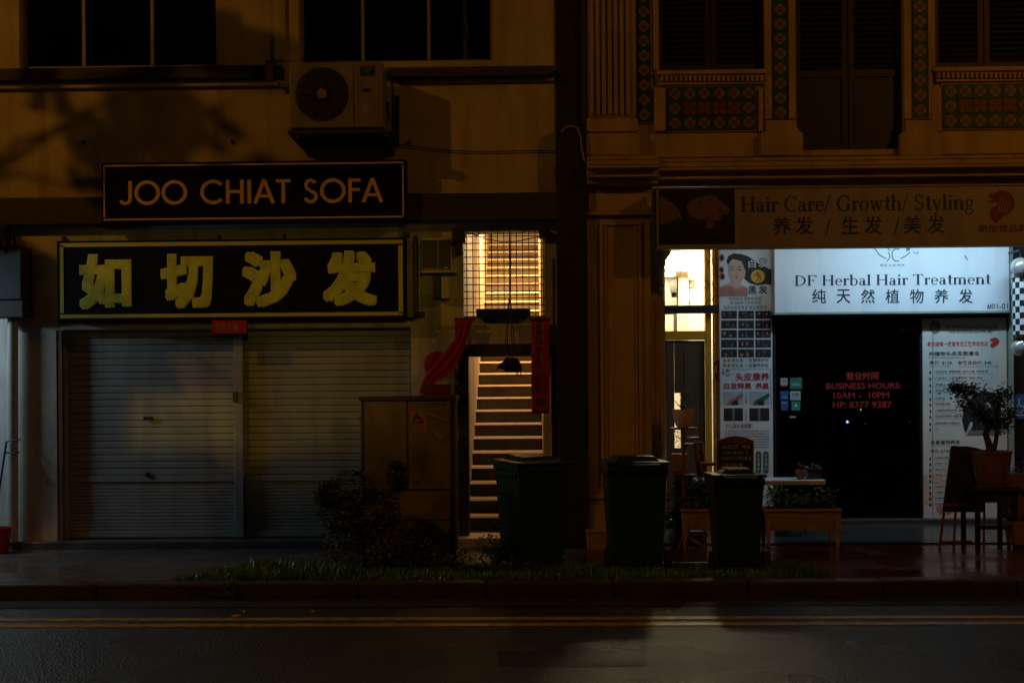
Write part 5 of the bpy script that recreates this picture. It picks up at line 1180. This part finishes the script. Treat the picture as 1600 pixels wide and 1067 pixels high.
# white folding table
YT = .55
t = empty('folding_table', (w(1190, 820, YT)[0], YT, 0), 'white topped folding table behind the smaller bin', 'table')
X0, X1, Z0, Z1 = rc(1085, 750, 1290, 758, YT); MB().box(X0, X1, YT, YT+.42, Z0, Z1).build('tabletop', TABLET, t, .01)
for xa_, xb_ in ((1200, 1222), (1268, 1252)):
    b = MB(); b.tube([at(xa_, 759, YT+.05), at(xb_, 790, YT+.08), (at(xb_, 800, YT+.08)[0], YT+.08, .015)], .010, 6); b.build('leg', BLACK, t)
    b = MB(); b.tube([at(xa_, 759, YT+.36), (at(xb_+6, 800, YT+.34)[0], YT+.34, .015)], .010, 6); b.build('leg', BLACK, t)
b = MB(); b.tube([at(1200, 760, YT+.1), at(1214, 770, YT+.1)], .008, 5); b.build('brace', BLACK, t)
def pot(name, px, py, Y, r, h, m, label, z=None, prof=None, cat='pot'):
    q = at(px, py, Y); z0 = q[2] if z is None else z
    t = empty(name, (q[0], Y, z0), label, cat)
    MB().lathe(prof or [(.001, 0), (r*.68, 0), (r*.93, h*.8), (r*1.02, h*.82), (r*1.02, h), (r*.9, h), (r*.88, h*.88), (.001, h*.86)], (q[0], Y, z0), 22).build('pot', m, t, smooth=True)
    return t, (q[0], Y, z0+h)
zt_ = w(1240, 750, YT)[1]
t, p = pot('flower_pot', 1251, 752, YT+.12, .062, .11, TERRA, 'small orange flower pot on the white table', zt_)
b = MB()
for i in range(22): leaf_mesh(b, (p[0]+random.gauss(0, .02), p[1]+random.gauss(0, .02), p[2]+.02+abs(random.gauss(0, .03))), .03)
b.build('foliage', TERRA, t)
t = empty('moss_planter', (w(1271, 750, YT+.15)[0], YT+.15, zt_), 'square brown planter with mossy plant on the white table end', 'planter')
x_ = w(1271, 750, YT+.15)[0]; b = MB(); b.hexa([(x_-.07, YT+.08, zt_), (x_+.07, YT+.08, zt_), (x_+.07, YT+.22, zt_), (x_-.07, YT+.22, zt_)], [(x_-.095, YT+.06, zt_+.13), (x_+.095, YT+.06, zt_+.13), (x_+.095, YT+.24, zt_+.13), (x_-.095, YT+.24, zt_+.13)]); b.build('box', WOODD, t, .006)
b = MB()
for i in range(160):
    a = random.uniform(0, 2*PI); rr = .09*math.sqrt(random.random()); leaf_mesh(b, (x_+rr*math.cos(a), YT+.15+rr*.8*math.sin(a), zt_+.13+.07*(1-rr/.1)*random.random()), .028)
b.build('foliage', LEAF3, t)
# plant stand with cream pot
YK = -.15
t = empty('plant_stand', (w(1068, 840, YK)[0], YK, 0), 'slender plant stand with small shelves carrying a cream pot', 'stand')
b = MB(); q = at(1068, 668, YK); b.tube([(q[0], YK, 0), (q[0], YK, q[2]-.01)], .018, 8); b.build('pole', WOOD, t)
MB().lathe([(.001, 0), (.13, 0), (.15, .012), (.15, .02), (.001, .02)], (q[0], YK, q[2]-.02), 20).build('saucer', REDD, t, smooth=True)
for px, py, s in ((1082, 684, 1), (1074, 694, 1), (1078, 742, 1)):
    k = at(px, py, YK); MB().lathe([(.001, 0), (.055, 0), (.07, .012), (.001, .010)], (k[0], YK-.04, k[2]), 16).build('small_shelf', TABLET, t, smooth=True); b = MB(); b.tube([(q[0], YK, k[2]-.05), (k[0], YK-.04, k[2])], .008, 5); b.build('arm', WOODD, t)
for a in (0, 2.1, 4.2):
    b = MB(); b.tube([(q[0], YK, .14), (q[0]+.2*math.cos(a), YK+.2*math.sin(a), .01)], .011, 6); b.build('foot', WOOD, t)
t, p = pot('flower_pot', 1067, 664, YK, .112, .20, POTC, 'cream pot with a small jade plant on the tall stand', q[2], [(.001, 0), (.06, 0), (.085, .04), (.108, .13), (.112, .195), (.118, .20), (.104, .20), (.10, .18), (.001, .175)])
b = MB(); b.tube([(p[0], YK, p[2]-.03), (p[0]-.01, YK, p[2]+.05), (p[0]+.01, YK, p[2]+.12)], .016, 6, .006); b.tube([(p[0], YK, p[2]), (p[0]-.05, YK, p[2]+.05), (p[0]-.09, YK, p[2]+.10)], .007, 5, .003); b.build('stem', BARK, t)
b = MB()
for i in range(60):
    s = random.random(); leaf_mesh(b, (p[0]+.02+random.gauss(0, .045)+s*.03, YK+random.gauss(0, .035), p[2]+.04+.19*s*random.random()), .035)
b.build('foliage', LEAF3, t)
t, p = pot('flower_pot', 1063, 735, .05, .10, .19, POTY, 'mustard yellow pot below the cream pot beside the column', None, [(.001, 0), (.06, 0), (.085, .06), (.098, .17), (.104, .19), (.09, .19), (.001, .16)])
pbox('support', (1052, 735, 1074, 742), -.03, .15, WOOD, t); 
b = MB(); x_ = w(1063, 800, .05)[0]; b.box(x_-.06, x_+.06, .0, .12, 0, w(1063, 742, .05)[1]); b.build('pedestal', WOODD, t)
t = empty('red_cluster', at(1063, 695, -.05), 'small dark red ornament hanging below the cream pot', 'ornament'); b = MB()
for i in range(70): leaf_mesh(b, tuple(Vector(at(1062, 686, -.05))+Vector((random.gauss(0, .035), random.gauss(0, .03), random.gauss(0, .045)))), .035)
b.build('leaves', REDD, t)
# leaning wooden chair back
t = empty('wooden_chair', (w(1095, 820, .35)[0], .35, 0), 'red brown folding wooden chair leaning beside the plant stand', 'chair')
for a_, b__ in (((1086, 690), (1100, 815)), ((1096, 690), (1112, 815))): b = MB(); b.tube([at(*a_, .42), at(*b__, .30)], .022, 6); b.build('leg', WOOD, t)
for y in (692, 706, 718): b = MB(); b.tube([at(1085+(y-690)*.1, y, .41), at(1097+(y-690)*.1, y, .41)], .02, 6); b.build('slat', WOOD, t)
X0, X1, Z0, Z1 = rc(1094, 722, 1116, 727, .3); MB().box(X0, X1, .2, .5, Z0, Z1).build('seat', REDP, t, .01)
# chalkboard easel
YE = .10
t = empty('chalkboard', (w(1150, 820, YE)[0], YE, 0), 'wooden framed chalkboard with handwritten haircut prices behind the smaller bin', 'chalkboard')
arch = [(1121, 830), (1121, 688)]+[(1121+57*k/10, 688-7*math.sin(PI*k/10)) for k in range(1, 10)]+[(1178, 688), (1178, 830)]
b = MB(); b.prism(pp(arch, YE), YE, YE+.03); b.build('frame', WOOD, t, .004)
X0, X1, Z0, Z1 = rc(1125, 693, 1174.5, 790, YE); MB().box(X0, X1, YE-.008, YE-.0005, Z0, Z1).build('slate', BLACKM, t)
b = MB()
for px in (1124, 1176): b.tube([at(px, 810, YE+.015), (at(px, 820, YE)[0], YE+.01, 0)], .016, 6); b.tube([at(px, 700, YE+.03), (at(px, 820, YE+.3)[0], YE+.4, 0)], .014, 6)
b.build('leg', WOOD, t)
for s, r in (('HAIRCUT   MEN', (1127, 695, 1172, 701.5)), ('WASH+BLOW  15', (1127.5, 704.5, 1169, 710)), ('WASH+CUT+BLOW 25', (1126.5, 712.5, 1173.5, 718.5)), ('COLOUR 48', (1127, 723, 1160, 729))): text(s, r, YE-.0085, CHALK, t)
# small planter at the pier foot
YQ = -.35
t = empty('small_planter', (w(931, 860, YQ)[0], YQ, 0), 'small pinkish planter box at the foot of the pier between two bins', 'planter')
X0, X1, Z0, Z1 = rc(917, 829, 947, 860, YQ); b = MB(); b.hexa([(X0+.01, YQ, 0), (X1-.01, YQ, 0), (X1-.01, YQ+.17, 0), (X0+.01, YQ+.17, 0)], [(X0, YQ-.01, Z1-.02), (X1, YQ-.01, Z1-.02), (X1, YQ+.18, Z1-.02), (X0, YQ+.18, Z1-.02)]); b.build('box', TROUGH, t, .006)
MB().box(X0-.008, X1+.008, YQ-.018, YQ+.188, Z1-.019, Z1).build('rim', TROUGH, t, .004)
b = MB(); q = at(924, 828, YQ+.08); b.tube([q, (q[0]-.01, q[1], q[2]+.12)], .004, 4)
for i in range(7): leaf_mesh(b, (q[0]-.01+random.gauss(0, .012), q[1], q[2]+.08+.09*i/7), .04)
b.build('sprig', LEAF, t)
# ------------------------------------------------------------------ right side: bonsai tree on a stool, easel board, stacked pots
YD = -.35
t = empty('stool', (w(1548, 830, YD)[0], YD, 0), 'dark square stool under the bonsai pot at the right', 'stool')
X0, X1, Z0, Z1 = rc(1515, 757, 1585, 766, YD); MB().box(X0, X1, YD-.15, YD+.30, Z0, Z1).build('seat', WOODD, t, .008)
for xx in (X0+.04, X1-.04):
    for yy in (YD-.1, YD+.26): MB().box(xx-.022, xx+.022, yy-.022, yy+.022, 0, Z0).build('leg', BLACKM, t, .004)
MB().box(X0+.065, X1-.065, YD-.105, YD-.085, Z0-.12, Z0-.001).build('apron', WOODD, t)
for (zz1, dd) in ((.22, -.1),): MB().box(X0+.065, X1-.065, YD+dd-.01, YD+dd+.01, zz1, zz1+.04).build('stretcher', BLACKM, t)
tz = Z1; q = at(1552, 757, YD)
t = empty('bonsai_tree', (q[0], YD+.08, tz), 'small tree with twisted trunks in a wide brown pot at the right', 'potted tree')
MB().lathe([(.001, 0), (.15, 0), (.19, .10), (.215, .33), (.225, .335), (.225, .36), (.20, .36), (.19, .33), (.001, .32)], (q[0], YD+.08, tz), 28).build('pot', WOOD, t, smooth=True)
base = Vector((q[0], YD+.08, tz+.32)); trunk = t
def T3(px, py, dy=0): return Vector(at(px, py, YD+.08+dy))
tip1, tip2 = T3(1512, 640), T3(1556, 640)
b = MB(); b.tube([T3(1548, 705), T3(1544, 690), T3(1540, 678), T3(1545, 664)], .042, 8, .03); b.tube([T3(1545, 667), T3(1532, 650), T3(1520, 636), T3(1508, 618)], .028, 7, .012)
b.tube([T3(1545, 668), T3(1554, 652), T3(1560, 636), T3(1566, 620)], .026, 7, .010); b.tube([T3(1552, 704), T3(1556, 690), T3(1558, 672)], .03, 7, .02); b.build('trunk', BARK, t)
cs_ = [(T3(1502, 612), (.12, .10, .08)), (T3(1520, 610), (.10, .10, .07)), (T3(1508, 630), (.08, .08, .10)), (T3(1494, 606), (.06, .06, .05)), (T3(1556, 632), (.14, .12, .14)), (T3(1548, 655), (.13, .12, .12)), (T3(1566, 618), (.10, .1, .09)), (T3(1530, 645), (.08, .08, .08)), (T3(1577, 650), (.05, .08, .12)), (T3(1562, 665), (.07, .08, .08))]
b = MB()
for i in range(2400):
    c, r_ = random.choice(cs_); v = Vector([random.gauss(0, .55) for _ in range(3)]); leaf_mesh(b, (c[0]+v.x*r_[0], c[1]+v.y*r_[1], c[2]+v.z*r_[2]), .048)
b.build('foliage', LEAF, t)
YG = -.30
t = empty('easel_board', (w(1505, 850, YG)[0], YG, 0), 'dark brown arched easel board standing left of the bonsai tree', 'easel')
arch = [(1472, 838), (1486, 700)]+[(1486+49*k/10, 700-7*math.sin(PI*k/10)) for k in range(0, 11)]+[(1535, 700), (1545, 838)]
arch = [(1474, 800), (1487, 698), (1490, 696), (1500, 697), (1512, 697), (1524, 699), (1534, 702), (1540, 704), (1540, 800)]
b = MB(); b.prism(pp(arch, YG), YG, YG+.035); b.build('board', WOODD, t, .006)
b = MB(); b.prism(pp([(1481, 795), (1491, 708), (1534, 709), (1534, 795)], YG), YG-.004, YG-.0005); b.build('slate', BLACK, t)
for pts in (((1475, 800), (1468, 856)), ((1493, 800), (1490, 852)), ((1538, 800), (1537, 856))): b = MB(); b.tube([at(*pts[0], YG+.02), (at(*pts[1], YG+.02)[0], YG+.02, 0)], .014, 6); b.build('leg', WOOD, t)
for ya in (786, 844): X0, X1, Z0, Z1 = rc(1472, ya, 1518, ya+3.5, YG); MB().box(X0, X1, YG-.02, YG+.0, Z0, Z1).build('rail', WOOD, t)
for i, (x0, y0) in enumerate(((1568, 740), (1575, 776), (1582, 815))):
    Y = -.30-.10*i
    lab = ('top', 'middle', 'lowest')[i]
    t = empty('terracotta_trough', at(x0+20, y0+24, Y), '%s orange planter of the stepped stack at the right edge' % lab, 'planter', 'stepped stack of orange planters')
    X0, X1, Z0, Z1 = rc(x0, y0, x0+60, y0+25+i*6, Y); b = MB(); b.hexa([(X0+.03, Y, Z0), (X1, Y, Z0), (X1, Y+.2, Z0), (X0+.03, Y+.2, Z0)], [(X0, Y-.01, Z1), (X1, Y-.01, Z1), (X1, Y+.21, Z1), (X0, Y+.21, Z1)]); b.build('box', TERRA, t, .006)
    b = MB()
    for k in range(150): leaf_mesh(b, (X0+(X1-X0)*random.random(), Y+.2*random.random(), Z1+.13*random.random()*random.random()+.01), .04)
    b.build('foliage', LEAF3, t)
t = empty('shelf_rack', (w(1600, 840, -.1)[0], -.05, 0), 'dark stepped rack holding the orange planters at the right edge', 'rack')
for i, (x0, y0) in enumerate(((1568, 740), (1575, 776), (1582, 815))):
    Y = -.30-.10*i; z = w(x0+30, y0+25+i*6, Y)[1]
    if i < 2: MB().box(w(x0, y0, Y)[0], w(x0+60, y0, Y)[0], Y, Y+.22, z-.025, z-.002).build('shelf', WOODD, t)
for px in (1574, 1628): MB().box(w(px, 800, -.05)[0], w(px, 800, -.05)[0]+.03, -.06, -.03, 0, w(1600, 765, -.05)[1]).build('post', BLACKM, t)
# ------------------------------------------------------------------ fallen leaves on the road
for (px, py, s, rz, lab) in ((371, 964, .06, .3, 'orange fallen leaf by the yellow lines at the left'), (490, 957, .035, 1.1, 'tiny pale fallen leaf in the gutter below the shrub'), (951, 1017, .05, .0, 'brown fallen leaf on the wet road in front of the middle bin'), (380, 957, .04, 2.0, 'dull fallen leaf in the gutter just right of the orange leaf'), (1046, 959, .035, .6, 'small orange leaf lying between the kerb and the yellow lines')):
    Y = gy(py, RD); b = MB(); n = 5
    L_ = [(-s, 0, .004), (-s*.4, s*.35, .02), (s*.5, s*.3, .014), (s*1.1, 0, .008), (s*.5, -s*.3, .018), (-s*.4, -s*.35, .006), (0, 0, .010)]
    b.add(L_, [(0, 6, 1), (1, 6, 2), (2, 6, 3), (3, 6, 4), (4, 6, 5), (5, 6, 0)]); o = b.build('fallen_leaf', ORINK, origin=(0, 0, 0))
    o.location = (w(px, py, Y)[0], Y, RD+.008); o.rotation_euler.z = rz; tag(o, lab, 'leaf', 'fallen leaves on the road')
# ------------------------------------------------------------------ street tree left of the frame whose boughs shade the upper wall
t = empty('street_tree', (-8.6, -2.0, 0), 'street tree beyond the left edge of the picture, its boughs shading the wall', 'tree')
b = MB(); b.tube([(-8.6, -2.0, 0), (-8.5, -2.1, 2), (-8.3, -2.4, 4), (-8.0, -2.7, 5.6)], .22, 10, .14); b.build('trunk', BARK, t)
b = MB(); L_ = [(-8.0, -2.7, 5.6)]
tips = [(-7.50, -3.4, 6.1), (-7.35, -3.3, 6.5), (-7.0, -3.5, 6.7), (-6.5, -3.4, 6.95), (-8.3, -3.4, 6.1)]
low = [(-8.0, -3.5, 5.4), (-7.6, -3.4, 5.0), (-7.9, -3.5, 4.5), (-7.4, -3.4, 4.4), (-6.8, -3.5, 4.15), (-6.2, -3.4, 4.05), (-5.7, -3.4, 4.1), (-8.3, -3.6, 4.9)]  # low boughs added to keep street lamp light off the pier and shutters
for p in tips+low: b.tube([(-8.0, -2.7, 5.6), ((-8.0+p[0])/2, (-2.7+p[1])/2, (5.6+p[2])/2+.15), p], .028, 6, .008)
b.build('limb', BARK, t)
b = MB()
def frond(p, ang, L, n=22):
    for i in range(n):
        f = i/n; c = Vector((p[0]+math.cos(ang)*L*f, p[1]+random.gauss(0, .03), p[2]+math.sin(ang)*L*f-.25*L*f*f))
        if (-8.15 < c.x < -7.58+(6.6-c.z)*.35 and c.z > 5.7) or (-6.7 < c.x < -6.25 and 6.3 < c.z < 6.65): continue  # leaflets left out so lamp light reaches two patches of wall
        for s in (-1, 1):
            d = Vector((math.cos(ang+s*1.1), random.uniform(-.3, .3), math.sin(ang+s*1.1)-.35)).normalized(); l_ = .22*(1-.5*f); n_ = Vector((-d.z, 0, d.x))*.028
            b.add([c, c+d*l_*.5+n_, c+d*l_, c+d*l_*.5-n_], [(0, 1, 2, 3)])
rs = random.Random(3)
for p in tips:
    for k in range(6): frond((p[0]+rs.gauss(0, .08), p[1]+rs.gauss(0, .15), p[2]+rs.gauss(0, .08)), rs.uniform(-.9, 1.6)+(PI if k % 3 == 0 else 0), rs.uniform(.30, .62))
for p in low:
    for k in range(16): frond((p[0]+rs.gauss(0, .18), p[1]+rs.gauss(0, .2), p[2]+rs.gauss(0, .18)), rs.uniform(-1.5, 4.6), rs.uniform(.4, .7))
b.build('crown', LEAF, t)

# ------------------------------------------------------------------ added unseen masking walls behind the camera, cut to shape the two warm spots
t = empty('light_mask', (-1, -15, 0), 'added unseen walls behind the camera whose openings shape two lamp patches', 'building')
def opening_wall(S, rows, xa, xb):
    """wall with openings that throw the lamp at S onto the picture rectangles rows (stacked, top first)"""
    S = Vector(S); f = (-15.0-S.y)/(.13-S.y)
    def hit(px, py): q = w(px, py, .13); return S.x+(q[0]-S.x)*f, S.z+(q[1]-S.z)*f
    top = 7.
    for i, (px0, py0, px1, py1) in enumerate(rows):
        xm = (px0+px1)/2; z1 = hit(xm, py0)[1] if i == 0 else top; z0 = hit(xm, py1)[1]
        if i == 0: MB().box(xa, xb, -15.12, -15.0, z1, 7).build('wall', WALL, t)
        a, b_ = hit(px0, (py0+py1)/2)[0], hit(px1, (py0+py1)/2)[0]
        MB().box(xa, a, -15.12, -15.0, z0, z1).build('wall', WALL, t); MB().box(b_, xb, -15.12, -15.0, z0, z1).build('wall', WALL, t)
        top = z0
    MB().box(xa, xb, -15.12, -15.0, 0, top).build('wall', WALL, t)
opening_wall((-1, -22, 5), ((199, 604, 372, 700),), -4.5, -.95)
opening_wall((2, -22, 6), ((118, 376, 714, 500), (384, 500, 640, 742)), -.95, 5.5)
